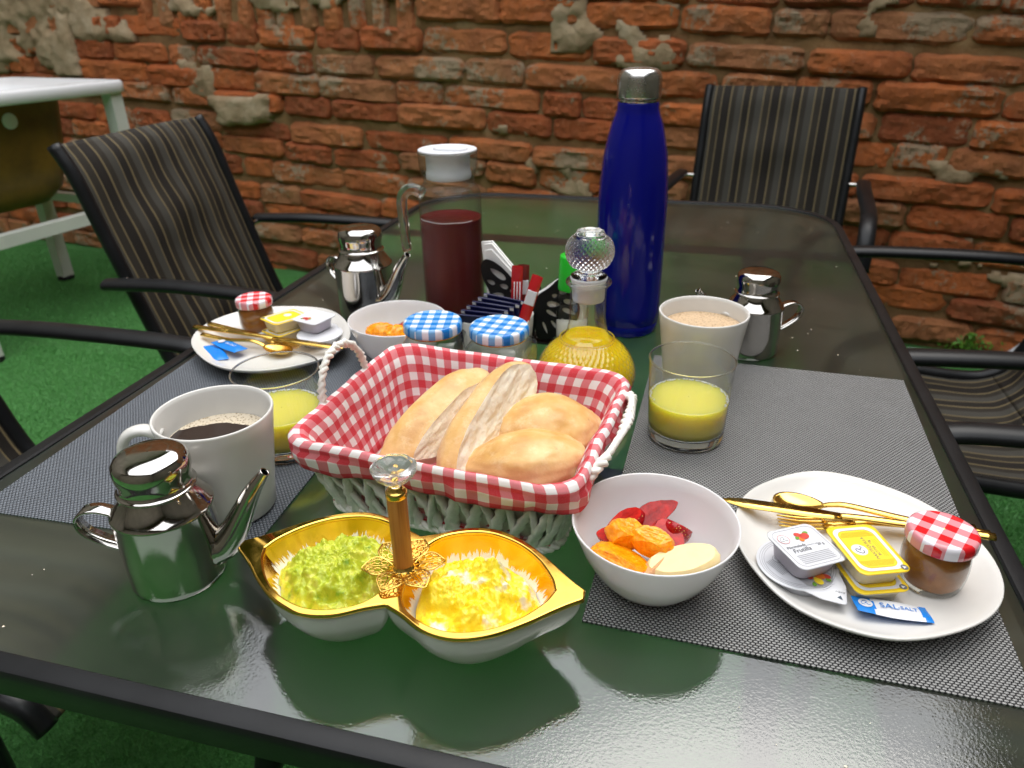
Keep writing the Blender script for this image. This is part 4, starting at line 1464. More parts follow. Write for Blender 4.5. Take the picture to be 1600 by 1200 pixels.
place(blob('orange_segment', (0.017, 0.012, 0.011), 63, 'orange_flesh', 0.18, 2.6), at(-0.338, 0.742, 0.0410), (-8, 10, 40), 'knobbly orange chunk in the bowl touching the strawberry slice', 'orange', FG2)
place(blob('strawberry_piece', (0.022, 0.013, 0.010), 65, 'strawberry', 0.08, 2.0, None, None, 4, heart), at(-0.334, 0.770, 0.0380), (0, -12, 20), 'red strawberry slice behind orange chunks in the bowl by the jars', 'strawberry', FG2)
place(blob('strawberry_piece', (0.014, 0.012, 0.010), 66, 'strawberry', 0.08, 2.0, None, None, 4, heart), at(-0.318, 0.748, 0.0350), (0, 0, -60), 'red strawberry end nearest the blue-lidded jar in the bowl', 'strawberry', FG2)
place(blob('apple_slice', (0.030, 0.026, 0.016), 67, 'apple_flesh', 0.10, 1.8), at(-0.346, 0.758, 0.0235), (0, 0, 0), 'pale fruit chunk at the bottom of the bowl by the jars', 'apple', FG2)

# ---------------- bread basket
RIM_X, RIM_Y, BAS_X, BAS_Y, RIM_Z = 0.1165, 0.0945, 0.097, 0.073, 0.074
bk = thing('bread_basket', 'white woven rope basket lined with red gingham cloth', 'basket', at(-0.180, 0.526), rad(-5.0))
def bloop(hx, hy, r, z, n=20, m_=None):
    """rounded rectangle with evenly spread points; returns points and running length"""
    out = []
    per = []
    seg = [((hx, -hy + r), (hx, hy - r)), ((hx - r, hy), (-hx + r, hy)), ((-hx, hy - r), (-hx, -hy + r)), ((-hx + r, -hy), (hx - r, -hy))]
    cor = [(hx - r, hy - r, 0), (-hx + r, hy - r, pi / 2), (-hx + r, -hy + r, pi), (hx - r, -hy + r, 1.5 * pi)]
    for (a, b_), (cx, cy, a0), m2 in zip(seg, cor, (n, int(n * 1.3), n, int(n * 1.3))):
        for k in range(m2):
            t_ = k / m2
            out.append((a[0] + (b_[0] - a[0]) * t_, a[1] + (b_[1] - a[1]) * t_, z))
        for k in range(8):
            q = a0 + pi / 2 * k / 8
            out.append((cx + r * cos(q), cy + r * sin(q), z))
    return out
def blerp(t_, grow=0.0, r=None):
    """basket wall outline at height fraction t_ (0 base, 1 rim)"""
    hx, hy = BAS_X + (RIM_X - BAS_X) * t_ + grow, BAS_Y + (RIM_Y - BAS_Y) * t_ + grow
    return hx, hy, (r or 0.020) + 0.004 * t_
# woven shell behind the strands
lp = [bloop(*blerp(t_, -0.0035), 0.004 + (RIM_Z - 0.008) * t_) for t_ in (0, 0.33, 0.66, 1)]
loft('shell', [bloop(BAS_X - 0.02, BAS_Y - 0.02, 0.01, 0.0035)] + lp, 'rope_shell', bk, True, False)
# leaning rope strands round the outside
ref = bloop(*blerp(0.5), 0)
def onwall(s_, t_, g=0.0):
    l = bloop(*blerp(t_, g), 0.003 + (RIM_Z - 0.006) * t_)
    s_ = s_ % len(l)
    i = int(s_)
    a, b_ = Vector(l[i]), Vector(l[(i + 1) % len(l)])
    return a + (b_ - a) * (s_ - i)
NL = len(ref)
rs_ = random.Random(21)
k = 0.0
flip = 1
while k < NL - 1.5:
    lean = 1.5 * flip + rs_.uniform(-.4, .4)
    P = [onwall(k - lean, 0.0, 0.001), onwall(k - lean * 0.4, 0.35, 0.0024 + 0.001 * flip), onwall(k + lean * 0.3, 0.7, 0.0022), onwall(k + lean * 0.9, 0.93, 0.0010)]
    P = spline(P, 4)
    V, Fc = tube_data(P, [0.0060 * (1 + 0.22 * sin(3.1 * q + k)) * (1 - 0.55 * (q / (len(P) - 1)) ** 2) for q in range(len(P))], n=9, flat=0.50)
    mesh('strand', V, Fc, 'rope_white', bk)
    k += 1.25 if flip > 0 else 1.55
    flip = -flip
def rope(name, path, R, strands, pitch, mat, parent, closed=False, rr=0.62):
    path = [Vector(p) for p in path]
    # resample and twist
    L = [0]
    for a, b_ in zip(path, path[1:]):
        L.append(L[-1] + (b_ - a).length)
    V, Fc = [], []
    prev = None
    for s_ in range(strands):
        q = []
        prev = None
        for i, p in enumerate(path):
            tn = (path[min(i + 1, len(path) - 1)] - path[max(i - 1, 0)]).normalized()
            if prev is None:
                x = tn.cross(Vector((0.3, 0.5, 0.8))).normalized()
            else:
                x = (prev - tn * tn.dot(prev)).normalized()
            prev = x
            y = tn.cross(x)
            a = 2 * pi * (L[i] / pitch + s_ / strands)
            q.append(p + x * cos(a) * R * 0.55 + y * sin(a) * R * 0.55)
        v, f = tube_data(q, R * rr, n=7)
        o_ = len(V)
        V += v
        Fc += [tuple(e + o_ for e in g_) for g_ in f]
    return mesh(name, V, Fc, mat, parent)
braid = [onwall(k * 0.5, 0.02, 0.0035) for k in range(NL * 2 + 1)]
rope('base_braid', braid, 0.0042, 3, 0.020, 'rope_white', bk)
# liner cloth
secs = [(-0.004, 0.14, None), (-0.004, 0.40, None), (-0.004, 0.70, None), (-0.0035, 0.92, None), (-0.001, 1.06, None), (0.003, 1.09, None), (0.0065, 1.04, None), (0.0080, 0.94, None), (0.0085, 0.84, 'w'), (0.0082, 0.755, 'h')]
V, UV = [], []
rim = bloop(*blerp(1.0), 0)
ln = [0]
for a, b_ in zip(rim, rim[1:]):
    ln.append(ln[-1] + (Vector(b_) - Vector(a)).length)
# extra rows on the inside, smooth
rows = []
for a, b_ in zip(secs, secs[1:]):
    for q in range(3):
        t_ = q / 3
        rows.append((a[0] + (b_[0] - a[0]) * t_, a[1] + (b_[1] - a[1]) * t_, b_[2]))
rows.append(secs[-1])
dist = 0
pg = None
for g, t_, fl in rows:
    l = bloop(*blerp(t_, g), 0.0)
    if pg is not None:
        dist += math.hypot(g - pg[0], (t_ - pg[1]) * RIM_Z * 1.06)
    pg = (g, t_)
    for i, p in enumerate(l):
        u = ln[i]
        outx = Vector((p[0], p[1], 0)).normalized()
        wv = fbm(Vector((p[0] * 34, p[1] * 34, dist * 20)), 3)
        hang = 1.5 if fl else 1.1
        pp = Vector((p[0], p[1], 0.003 + (RIM_Z - 0.003) * t_)) + outx * 0.0022 * wv * hang
        if fl:
            pp += outx * 0.0022 * (1 + sin(u * 88 + 3 * wv))
            if fl == 'h':
                pp.z += 0.0020 * sin(u * 60) + 0.003 * wv
        V.append(pp)
        UV.append((u, dist))
n = len(rim)
Fc = grid_faces(n, len(rows), True)
# close the seam in uv by doubling the first column
o = mesh('liner', V, Fc, 'gingham_red', bk, True)
uvl = o.data.uv_layers.new(name='uv')
tot = ln[-1] + (Vector(rim[0]) - Vector(rim[-1])).length
for poly in o.data.polygons:
    vs = [UV[v][0] for v in poly.vertices]
    wrap = max(vs) - min(vs) > tot * 0.5
    for li, vi in zip(poly.loop_indices, poly.vertices):
        u, v_ = UV[vi]
        uvl.data[li].uv = (u + tot if wrap and u < tot * 0.5 else u, v_)
md = o.modifiers.new('thick', 'SOLIDIFY')
md.thickness = 0.0009
# liner floor
fl = [(x, y, 0.0095 + 0.002 * fbm(Vector((x * 30, y * 30, 2)), 3)) for y in [-BAS_Y * 1.05 + BAS_Y * 2.1 * j / 16 for j in range(17)] for x in [-BAS_X + 2 * BAS_X * i / 24 for i in range(25)]]
o = mesh('liner_floor', fl, grid_faces(25, 17), 'gingham_red', bk, True, [(p[0], p[1]) for p in fl])
# rope handles
def arc(y0, y1, x, h, out, z0, n=26):
    return [(x + out * sin(pi * k / n), y0 + (y1 - y0) * (0.5 - 0.5 * cos(pi * k / n)), z0 + h * max(0.0, sin(pi * k / n)) ** 0.8) for k in range(n + 1)]
rope('handle', arc(-0.038, 0.036, -RIM_X - 0.004, 0.048, -0.004, RIM_Z - 0.004), 0.0040, 2, 0.013, 'rope_white', bk)
rope('handle', arc(-0.062, 0.070, RIM_X + 0.004, 0.016, 0.016, RIM_Z - 0.006), 0.0046, 2, 0.014, 'rope_white', bk)

# ---------------- bread
BG = 'bread rolls in the gingham basket'
def roll(p):
    k = 1 - 0.30 * abs(p.x) ** 2.2
    return Vector((p.x, p.y * k, p.z * k + (0.0)))
def baton(p):
    x = math.copysign(abs(p.x) ** 0.72, p.x)
    k = 1 - 0.16 * abs(x) ** 3
    return Vector((x, math.copysign(abs(p.y) ** 0.85, p.y) * k, math.copysign(abs(p.z) ** 0.85, p.z) * k))
place(blob('bread_roll', (0.070, 0.027, 0.021), 71, 'crust', 0.05, 1.4, [((0.05, -0.78, 0.60), 0.66), ((-0.75, -0.5, -0.1), 0.80)], 'crumb', 5, baton, 0.04),
      at(-0.207, 0.524, 0.061), (26, -14, 70), 'long pale bread roll with a split pale seam beside the torn roll', 'bread', BG)
place(blob('bread_roll', (0.074, 0.029, 0.023), 73, 'crust', 0.05, 1.4, [((0.10, -0.62, 0.80), 0.34), ((-0.8, -0.6, -0.3), 0.78)], 'crumb', 5, baton, 0.07),
      at(-0.160, 0.524, 0.064), (34, -19, 76), 'torn bread roll showing rough white crumb in the middle of the basket', 'bread', BG)
place(blob('bread_roll', (0.050, 0.040, 0.026), 75, 'crust', 0.07, 1.3, None, None, 5, roll),
      at(-0.112, 0.548, 0.052), (8, 6, 40), 'round golden bread roll at the back corner of the basket', 'bread', BG)
place(blob('bread_roll', (0.054, 0.036, 0.027), 78, 'crust', 0.08, 1.3, [((1, 0.1, 0.2), 0.93)], None, 5, roll),
      at(-0.120, 0.492, 0.050), (-10, -4, 16), 'golden bread roll leaning over the front rim of the basket', 'bread', BG)

# ---------------- gold-rimmed double dish
dd = thing('double_dish', 'white ceramic double dish with gold rim and upright wooden handle', 'dish', at(-0.1695, 0.3475), rad(1.7))
HZ = 0.050
half = [(0.0, 0.033), (0.012, 0.0385), (0.030, 0.0485), (0.050, 0.0510), (0.070, 0.0440), (0.088, 0.0310), (0.102, 0.0180), (0.111, 0.0100), (0.1195, 0.0035)]
hs_ = spline([(x, y, 0) for x, y in half], 5)
right = [(p.x, p.y) for p in hs_]
outer = right + [(x, -y) for x, y in right[::-1]] + [(-x, -y) for x, y in right[1:]] + [(-x, y) for x, y in right[1:][::-1]]
inh = [(0.1030, 0.0), (0.0980, 0.0125), (0.0855, 0.0290), (0.0690, 0.0415), (0.0490, 0.0482), (0.0305, 0.0460), (0.0140, 0.0365), (0.0058, 0.0220), (0.0036, 0.0)]
ins = spline([(x, y, 0) for x, y in inh], 12)
inner = [(p.x, p.y) for p in ins] + [(p.x, -p.y) for p in ins[1:-1][::-1]]
curve2d('gold_rim', [outer, inner, [(-x, y) for x, y in inner]], 'gold_leaf', dd, 0.0006, 0.0014, HZ)
for sx in (1, -1):
    # outside
    lo = [(x, y) for x, y in right] + [(x, -y) for x, y in right[::-1]] + [(0, -0.033 + 0.066 * k / 8) for k in range(1, 8)]
    cx = 0.045
    loops = []
    for t_ in [k / 9 for k in range(10)]:
        z = HZ - 0.0015 - (HZ - 0.0015) * t_
        e = t_ ** 2.0
        l = []
        for x, y in lo:
            a = math.atan2(y, x - cx)
            bx, by = cx + 0.0235 * cos(a), 0.0235 * sin(a)
            l.append((sx * (x * 0.993 * (1 - e) + bx * e), y * 0.985 * (1 - e) + by * e, z))
        loops.append(l)
    loft('bowl', loops if sx < 0 else [l[::-1] for l in loops], 'white_ceramic', dd, False, True)
    # inside
    V, UV = [], []
    N_ = len(inner)
    for j in range(12):
        t_ = j / 11
        e = t_ ** 1.7
        z = HZ - (HZ - 0.006) * t_
        for i, (x, y) in enumerate(inner):
            a = math.atan2(y, x - cx)
            bx, by = cx + 0.014 * cos(a), 0.014 * sin(a)
            V.append((sx * (x * (1 - e) + bx * e), y * (1 - e) + by * e, z))
            UV.append((i / N_, t_))
    Fc = grid_faces(N_, 12, True)
    Fc.append(tuple(11 * N_ + k for k in range(N_)))
    if sx < 0:
        Fc = [f[::-1] for f in Fc]
    mesh('glazed_inside', V, Fc, 'brushed_gold_glaze', dd, True, UV)
hd = link('handle', None, dd)
lathe('foot_ring', [(0.0005, HZ), (0.0105, HZ), (0.0108, HZ + 0.0022), (0.0078, HZ + 0.0036), (0.0066, HZ + 0.006)], 'gold', hd, 32)
lathe('wooden_grip', [(0.0064, HZ + 0.004), (0.0064, HZ + 0.0610), (0.0060, HZ + 0.0618), (0.0005, HZ + 0.0618)], 'wood', hd, 32)
lathe('gold_collar', [(0.0066, HZ + 0.0600), (0.0070, HZ + 0.0610), (0.0066, HZ + 0.0622), (0.0070, HZ + 0.0632), (0.0060, HZ + 0.0645), (0.0042, HZ + 0.0652), (0.0046, HZ + 0.0670), (0.003, HZ + 0.0680)], 'gold', hd, 32)
lathe('crystal_knob', [(0.0005, HZ + 0.0672), (0.0030, HZ + 0.0672), (0.0046, HZ + 0.0690), (0.0085, HZ + 0.0725), (0.0122, HZ + 0.0768), (0.0140, HZ + 0.0802), (0.0138, HZ + 0.0820), (0.0126, HZ + 0.0830), (0.0100, HZ + 0.0822), (0.0060, HZ + 0.0806), (0.0025, HZ + 0.0812), (0.0005, HZ + 0.0814)], 'knob_crystal', hd, 96, lambda p, r, z: r * (1 + 0.055 * abs(cos(4.5 * p)) * (z > HZ + 0.07)))
lathe('knob_core', [(0.0005, HZ + 0.0700), (0.0020, HZ + 0.0702), (0.0020, HZ + 0.0745), (0.0005, HZ + 0.0747)], 'gold', hd, 12)
fl_ = link('filigree', None, dd)
fl_.location = (0, 0, HZ + 0.0030)
# one lace petal: outline, scrolls and dots; the six copies share it
V, Fc = [], []
def addt(P, r, closed=False):
    v, f = tube_data(P, r, n=6, closed=closed)
    o_ = len(V)
    V.extend(v)
    Fc.extend(tuple(e + o_ for e in g_) for g_ in f)
lf = lambda x: 0.012 * max(0, x)
ol = [(0.007, 0.0015), (0.0105, 0.0055), (0.0155, 0.0085), (0.0205, 0.0078), (0.0245, 0.0040), (0.0275, 0.0)]
ol = ol + [(x, -y) for x, y in ol[::-1][1:]]
lift = lambda x, y: Vector((x, y, 0.0028 * sin((x - 0.007) / 0.0205 * pi * 0.8)))
olp = [lift(p.x, p.y) for p in spline([(x, y, 0) for x, y in ol], 4, True)]
addt(olp, 0.00062, True)
addt([lift(0.008 + 0.0185 * k / 8, 0) for k in range(9)], 0.0004)
for sy in (-1, 1):
    for x0, y0, rr in ((0.0125, 0.0030, 0.0022), (0.0170, 0.0042, 0.0026), (0.0212, 0.0032, 0.0020), (0.0150, 0.0066, 0.0013), (0.0195, 0.0062, 0.0012), (0.0240, 0.0016, 0.0012)):
        addt([lift(x0 + rr * cos(2 * pi * k / 12), sy * (y0 + rr * 0.8 * sin(2 * pi * k / 12))) for k in range(12)], 0.00042, True)
pm = bpy.data.meshes.new('petal')
pm.from_pydata([tuple(v) for v in V], [], Fc)
pm.polygons.foreach_set('use_smooth', [True] * len(pm.polygons))
pm.materials.append(MAT['gold'])
for k in range(6):
    o = link('petal', pm, fl_)
    o.rotation_euler = (0, 0, 2 * pi * k / 6 + 0.35)

# food in the dish
def mound(name, sx, mat, seed, h, amp, freq, sc, zr):
    V = []
    N_ = len(inner)
    RR = 56
    cx = 0.047
    for j in range(RR):
        t_ = 1 - j / (RR - 1) * 0.995
        for i, (x, y) in enumerate(inner):
            px, py = cx + (x - cx) * sc * t_, y * sc * t_
            z = zr + h * (1 - t_ ** 2.6)
            q = Vector((px * sx, py, 0)) * freq
            nz = fbm(q + Vector((seed, 0, 0)), 5, 0.8)
            lump = abs(noise.noise(q * 0.8 + Vector((0, seed, 0))))
            z += amp * (nz + lump * 1.2) * min(1, (1 - t_) * 8 + 0.15)
            rad_j = 0.0018 * fbm(q * 1.5 + Vector((seed, seed, 0)), 3) * t_
            V.append((sx * px * (1 + rad_j * 8), py * (1 + rad_j * 25), z))
    Fc = grid_faces(N_, RR, True)
    Fc.append(tuple((RR - 1) * N_ + k for k in range(N_)))
    # underside
    base = len(V)
    for i, (x, y) in enumerate(inner):
        V.append((sx * (cx + (x - cx) * 0.45), y * 0.45, 0.012))
    Fc += [(i, base + i, base + (i + 1) % N_, (i + 1) % N_)[::-1] for i in range(N_)]
    if sx < 0:
        Fc = [f[::-1] for f in Fc]
    o = mesh(name, V, Fc, mat)
    o.location = at(-0.1695, 0.3475)
    o.rotation_euler = (0, 0, rad(1.7))
    return o
tag(mound('avocado_mash', -1, 'avocado', 3.0, 0.022, 0.0050, 120, 0.83, 0.032), 'mound of lumpy green mashed avocado in the double dish', 'avocado')
tag(mound('scrambled_eggs', 1, 'egg', 8.0, 0.019, 0.0070, 55, 0.82, 0.032), 'mound of bright yellow scrambled egg in the double dish', 'eggs')

# ---------------- plates
def make_plate(name, label, pts, loc):
    c = Vector((sum(p[0] for p in pts) / len(pts), sum(p[1] for p in pts) / len(pts), 0))
    sm = spline([(p[0] - loc[0], p[1] - loc[1], 0) for p in pts], 10, True)
    secs = [(0.10, 0.0035), (0.55, 0.0030), (0.60, 0.0), (0.66, 0.0), (0.70, 0.0030), (0.85, 0.0075), (0.96, 0.0135), (0.992, 0.0165), (1.0, 0.0180), (0.994, 0.0190), (0.980, 0.0188), (0.93, 0.0160), (0.82, 0.0105), (0.70, 0.0078), (0.5, 0.0066), (0.25, 0.0062), (0.02, 0.0062)]
    o = loft('plate', [[(p.x * s_, p.y * s_, z) for p in sm] for s_, z in secs], 'plate_ceramic', None, True, True)
    o.location = (loc[0], loc[1], TZ + MAT_H)
    return tag(o, label, 'plate', 'white organic-shaped breakfast plates')
PR = [(0.047, 0.487), (0.062, 0.541), (0.118, 0.582), (0.182, 0.564), (0.222, 0.517), (0.2275, 0.463), (0.202, 0.420), (0.146, 0.391), (0.091, 0.402), (0.059, 0.440)]
PL = [(-0.596, 0.700), (-0.619, 0.757), (-0.603, 0.812), (-0.556, 0.843), (-0.482, 0.845), (-0.423, 0.785), (-0.410, 0.714), (-0.460, 0.657), (-0.527, 0.652)]
make_plate('plate', 'white plate with salt sachet and gold cutlery on the silver placemat', PR, (0.137, 0.487))
make_plate('plate', 'white plate with two blue sachets overhanging the slate placemat', PL, (-0.512, 0.750))
PH = MAT_H + 0.0066

def strawb(parent, cx, cy, s_, z):
    for dx, dy, r, q, c in ((-0.55, 0.35, 0.55, -0.6, 'ink_red'), (0.35, -0.15, 0.72, 0.3, 'ink_red'), (-0.5, -0.6, 0.5, 0.9, 'ink_orange'), (0.95, 0.45, 0.42, 0.2, 'ink_green'), (-1.1, -0.2, 0.34, 0.7, 'ink_green')):
        curve2d('printed_fruit', [disc_pts(0, 0, r * s_ * 1.25, r * s_ * 0.9, 16, q)], c, parent, 0.00003, 0, z + 0.00006 * len(c) / 10 + (0.00004 if c == 'ink_red' else 0)).location.xy = (cx + dx * s_, cy + dy * s_)

def emblem(parent, cx, cy, r, z, ring, ink, fill='white_plastic'):
    e = curve2d('emblem', [disc_pts(0, 0, r, r, 28)], fill, parent, 0.00004, 0, z)
    e.location.xy = (cx, cy)
    if ring:
        curve2d('emblem_ring', [disc_pts(0, 0, r, r, 28), disc_pts(0, 0, r * 0.93, r * 0.93, 28)], ring, e, 0.00004, 0, 0.00006)
    P = spline([(-0.15 * r, -0.45 * r, 0.00012), (-0.55 * r, -0.35 * r, 0.00012), (-0.6 * r, 0.05 * r, 0.00012), (-0.2 * r, 0.45 * r, 0.00012), (0.2 * r, 0.42 * r, 0.00012), (0.12 * r, 0.1 * r, 0.00012), (-0.1 * r, -0.02 * r, 0.00012), (0.15 * r, -0.15 * r, 0.00012), (0.35 * r, -0.42 * r, 0.00012), (0.65 * r, -0.3 * r, 0.00012)], 4)
    tube('emblem_stroke', P, r * 0.05, ink, e, n=5)
    return e

# butter portion: local x = reading direction of the print, lid on top
def make_butter(label, loc, rot, detail=True):
    t = thing('butter_portion', label, 'butter', loc, 0, 'single butter portions with yellow foil lids')
    t.rotation_euler = tuple(rad(a) for a in rot)
    lp = lambda a, b_, r, z: [(x, y, z) for x, y in rrect(a, b_, r, 6)]
    loft('tub', [lp(0.0195, 0.0135, 0.005, 0.0), lp(0.0205, 0.0145, 0.006, 0.001), lp(0.0225, 0.0165, 0.006, 0.0125), lp(0.0250, 0.0190, 0.006, 0.0130), lp(0.0250, 0.0190, 0.006, 0.0136)], 'tub_cream', t)
    ld = loft('lid', [lp(0.0252, 0.0192, 0.006, 0.0137), lp(0.0253, 0.0193, 0.006, 0.0141), lp(0.0245, 0.0185, 0.006, 0.0144), lp(0.0232, 0.0172, 0.006, 0.0142)], 'yellow_foil', t)
    z = 0.01445
    curve2d('white_band', [rrect(0.0222, 0.0164, 0.007, 6), rrect(0.0196, 0.0138, 0.0066, 6)], 'foil_white', ld, 0.00004, 0, z)
    if detail:
        curve2d('yellow_panel', [rrect(0.0190, 0.0132, 0.0062, 6)], 'yellow_print', ld, 0.00003, 0, z)
        for k in range(11):
            for sx in (-1, 1):
                x = sx * (0.0122 + k * 0.00052)
                b_ = 0.0126 - max(0, (abs(x) - 0.0135)) * 0.8
                curve2d('stripe', [[(x - 0.00013, -b_), (x + 0.00013, -b_), (x + 0.00013, b_), (x - 0.00013, b_)]], 'orange_print', ld, 0.00003, 0, z + 0.00006)
        emblem(ld, -0.0010, 0.0062, 0.0056, z + 0.00010, None, 'ink_grey')
        text('MANTEQUILLA', 0.0034, 'ink_grey', ld, (0, -0.0024, z + 0.0001))
        text('BUTTER  10g', 0.0029, 'ink_grey', ld, (0, -0.0057, z + 0.0001))
        for k in range(3):
            curve2d('fine_print', [[(-0.009, -0.0083 - k * 0.0013), (0.009, -0.0083 - k * 0.0013), (0.009, -0.0087 - k * 0.0013), (-0.009, -0.0087 - k * 0.0013)]], 'orange_print', ld, 0.00003, 0, z + 0.00006)
        mk = curve2d('opening_mark', [disc_pts(0, 0, 0.0026, 0.0026, 20)], 'ink_grey', ld, 0.00004, 0, z + 0.0001)
        mk.location.xy = (-0.0212, -0.0150)
        curve2d('opening_arrow', [[(-0.0014, 0.0010), (0.0014, 0.0010), (0.0, -0.0016)]], 'foil_white', mk, 0.00003, 0, 0.0001)
    else:
        curve2d('yellow_panel', [rrect(0.0190, 0.0132, 0.0062, 6)], 'yellow_print', ld, 0.00003, 0, z)
        curve2d('emblem', [disc_pts(0.006, 0.002, 0.0052, 0.0052, 20)], 'foil_white', ld, 0.00004, 0, z + 0.0001)
        curve2d('opening_mark', [disc_pts(-0.0212, 0.0150, 0.0024, 0.0024, 20)], 'ink_grey', ld, 0.00004, 0, z + 0.0001)
    return t
B0 = at(0.1385, 0.457, PH)
make_butter('yellow-lidded butter portion at the bottom of its pair beside the salt sachet', (0.1370, 0.4555, TZ + PH), (0, 0, 110))
make_butter('yellow-lidded butter portion with MANTEQUILLA lettering on top of another', (0.1345, 0.4590, TZ + PH + 0.0147), (2, -2, 113))
make_butter('yellow-lidded butter portion at the bottom of its pair beside two blue sachets', (-0.5050, 0.7680, TZ + PH), (0, 0, 66), False)
make_butter('yellow-lidded butter portion on top of its pair beside two blue sachets', (-0.5060, 0.7700, TZ + PH + 0.0147), (0, 2, 62), False)

# square strawberry jam portion
def make_square_jam(label, loc, rot, detail=True):
    t = thing('jam_portion', label, 'jam', loc, 0, 'single jam portions with white foil lids')
    t.rotation_euler = tuple(rad(a) for a in rot)
    lp = lambda a, b_, r, z: [(x, y, z) for x, y in rrect(a, b_, r, 6)]
    loft('tub', [lp(0.0140, 0.0140, 0.006, 0.0), lp(0.0155, 0.0155, 0.007, 0.0015), lp(0.0178, 0.0178, 0.007, 0.0142), lp(0.0205, 0.0205, 0.006, 0.0148), lp(0.0205, 0.0205, 0.006, 0.0153)], 'tub_lilac', t)
    ld = loft('lid', [lp(0.0208, 0.0208, 0.006, 0.0154), lp(0.0209, 0.0209, 0.006, 0.0158), lp(0.0200, 0.0200, 0.006, 0.0161), lp(0.0185, 0.0185, 0.006, 0.0159)], 'foil_white', t)
    z = 0.01625
    if detail:
        curve2d('border_line', [rrect(0.0186, 0.0186, 0.0065, 6), rrect(0.0183, 0.0183, 0.0062, 6)], 'ink_pale', ld, 0.00003, 0, z)
        emblem(ld, -0.0118, 0.0100, 0.0046, z, 'ink_red', 'ink_pale')
        text('Mermelada', 0.0036, 'ink_grey', ld, (-0.0080, 0.0012, z), 0, 0.25)
        text('Frutilla', 0.0056, 'ink_grey', ld, (-0.0060, -0.0030, z), 0, 0.2)
        text('20 g', 0.0034, 'ink_grey', ld, (0.0120, -0.0012, z))
        text('Strawberry Jam', 0.0017, 'ink_pale', ld, (0.0050, 0.0002, z))
        for k in range(6):
            curve2d('fine_print', [[(-0.0145, -0.0074 - k * 0.0016), (0.0145, -0.0074 - k * 0.0016), (0.0145, -0.0078 - k * 0.0016), (-0.0145, -0.0078 - k * 0.0016)]], 'ink_pale', ld, 0.00003, 0, z)
    strawb(ld, 0.0045, 0.0095, 0.0046, z)
    return t
# round apricot portion with a pull corner
def make_round_jam(label, loc, rot, detail=True):
    t = thing('jam_portion', label, 'jam', loc, 0, 'single jam portions with white foil lids')
    t.rotation_euler = tuple(rad(a) for a in rot)
    lathe('tub', [(0.0005, 0.0), (0.0205, 0.0), (0.0222, 0.0015), (0.0250, 0.0105), (0.0278, 0.0112), (0.0278, 0.0118)], 'tub_grey', t, 48)
    def drop(s_):
        P = [(0.0284 * cos(a), 0.0284 * sin(a)) for a in (rad(38 + (360 - 76) * k / 40) for k in range(41))]
        P += [(0.033, -0.0120), (0.0425, -0.0018), (0.0435, 0.0), (0.0425, 0.0018), (0.033, 0.0120)]
        return [(x * s_, y * s_) for x, y in P]
    ld = loft('lid', [[(x, y, z - max(0, x - 0.026) * 0.18) for x, y in drop(s_)] for s_, z in ((1.0, 0.0119), (1.0, 0.0123), (0.99, 0.0126), (0.8, 0.0125))], 'foil_white', t)
    z = 0.0128
    if detail:
        for r0 in (0.0232, 0.0247, 0.0262):
            curve2d('border_line', [disc_pts(0, 0, r0, r0, 48), disc_pts(0, 0, r0 - 0.00028, r0 - 0.00028, 48)], 'ink_pale', ld, 0.00003, 0, z)
        emblem(ld, -0.010, -0.0085, 0.0042, z, 'ink_pale', 'ink_pale')
        for k in range(5):
            curve2d('fine_print', [[(-0.012, -0.0125 - k * 0.0014), (0.004, -0.0125 - k * 0.0014), (0.004, -0.0129 - k * 0.0014), (-0.012, -0.0129 - k * 0.0014)]], 'ink_pale', ld, 0.00003, 0, z)
        for dx, dy, r, c in ((0.0135, -0.0035, 0.0036, 'ink_red'), (0.0165, 0.0030, 0.0046, 'ink_orange'), (0.0205, -0.0015, 0.0040, 'yellow_print'), (0.0200, 0.0068, 0.0030, 'ink_red'), (0.0232, 0.0052, 0.0020, 'ink_green'), (0.0215, -0.0066, 0.0020, 'ink_green')):
            q = curve2d('printed_fruit', [disc_pts(0, 0, r, r * 0.72, 16, dy * 80)], c, ld, 0.00003, 0, z + r * 0.01)
            q.location.xy = (dx, dy)
        text('Abrir', 0.0030, 'ink_grey', ld, (0.0345, 0.0042, z - 0.0016), rad(40))
        curve2d('opening_arrow', [[(0.0345, -0.0022), (0.0402, 0.0), (0.0352, 0.0030)]], 'ink_slate', ld, 0.00003, 0, z - 0.0022)
    return t
make_round_jam('round white-lidded jam portion with apricot picture and pull corner', (0.0905, 0.4515, TZ + PH), (0, 0, -47))
make_square_jam('square white-lidded strawberry jam portion reading Frutilla beside the butter', (0.0925, 0.4520, TZ + PH + 0.0130), (3, 4, -48 + 90 - 6))
make_round_jam('round white jam portion under a square one beside the brown jam jar', (-0.4560, 0.7660, TZ + PH), (0, 0, 100), False)
make_square_jam('square white jam portion on a round one beside the brown jam jar', (-0.4680, 0.7780, TZ + PH + 0.0130), (0, 0, 165), False)

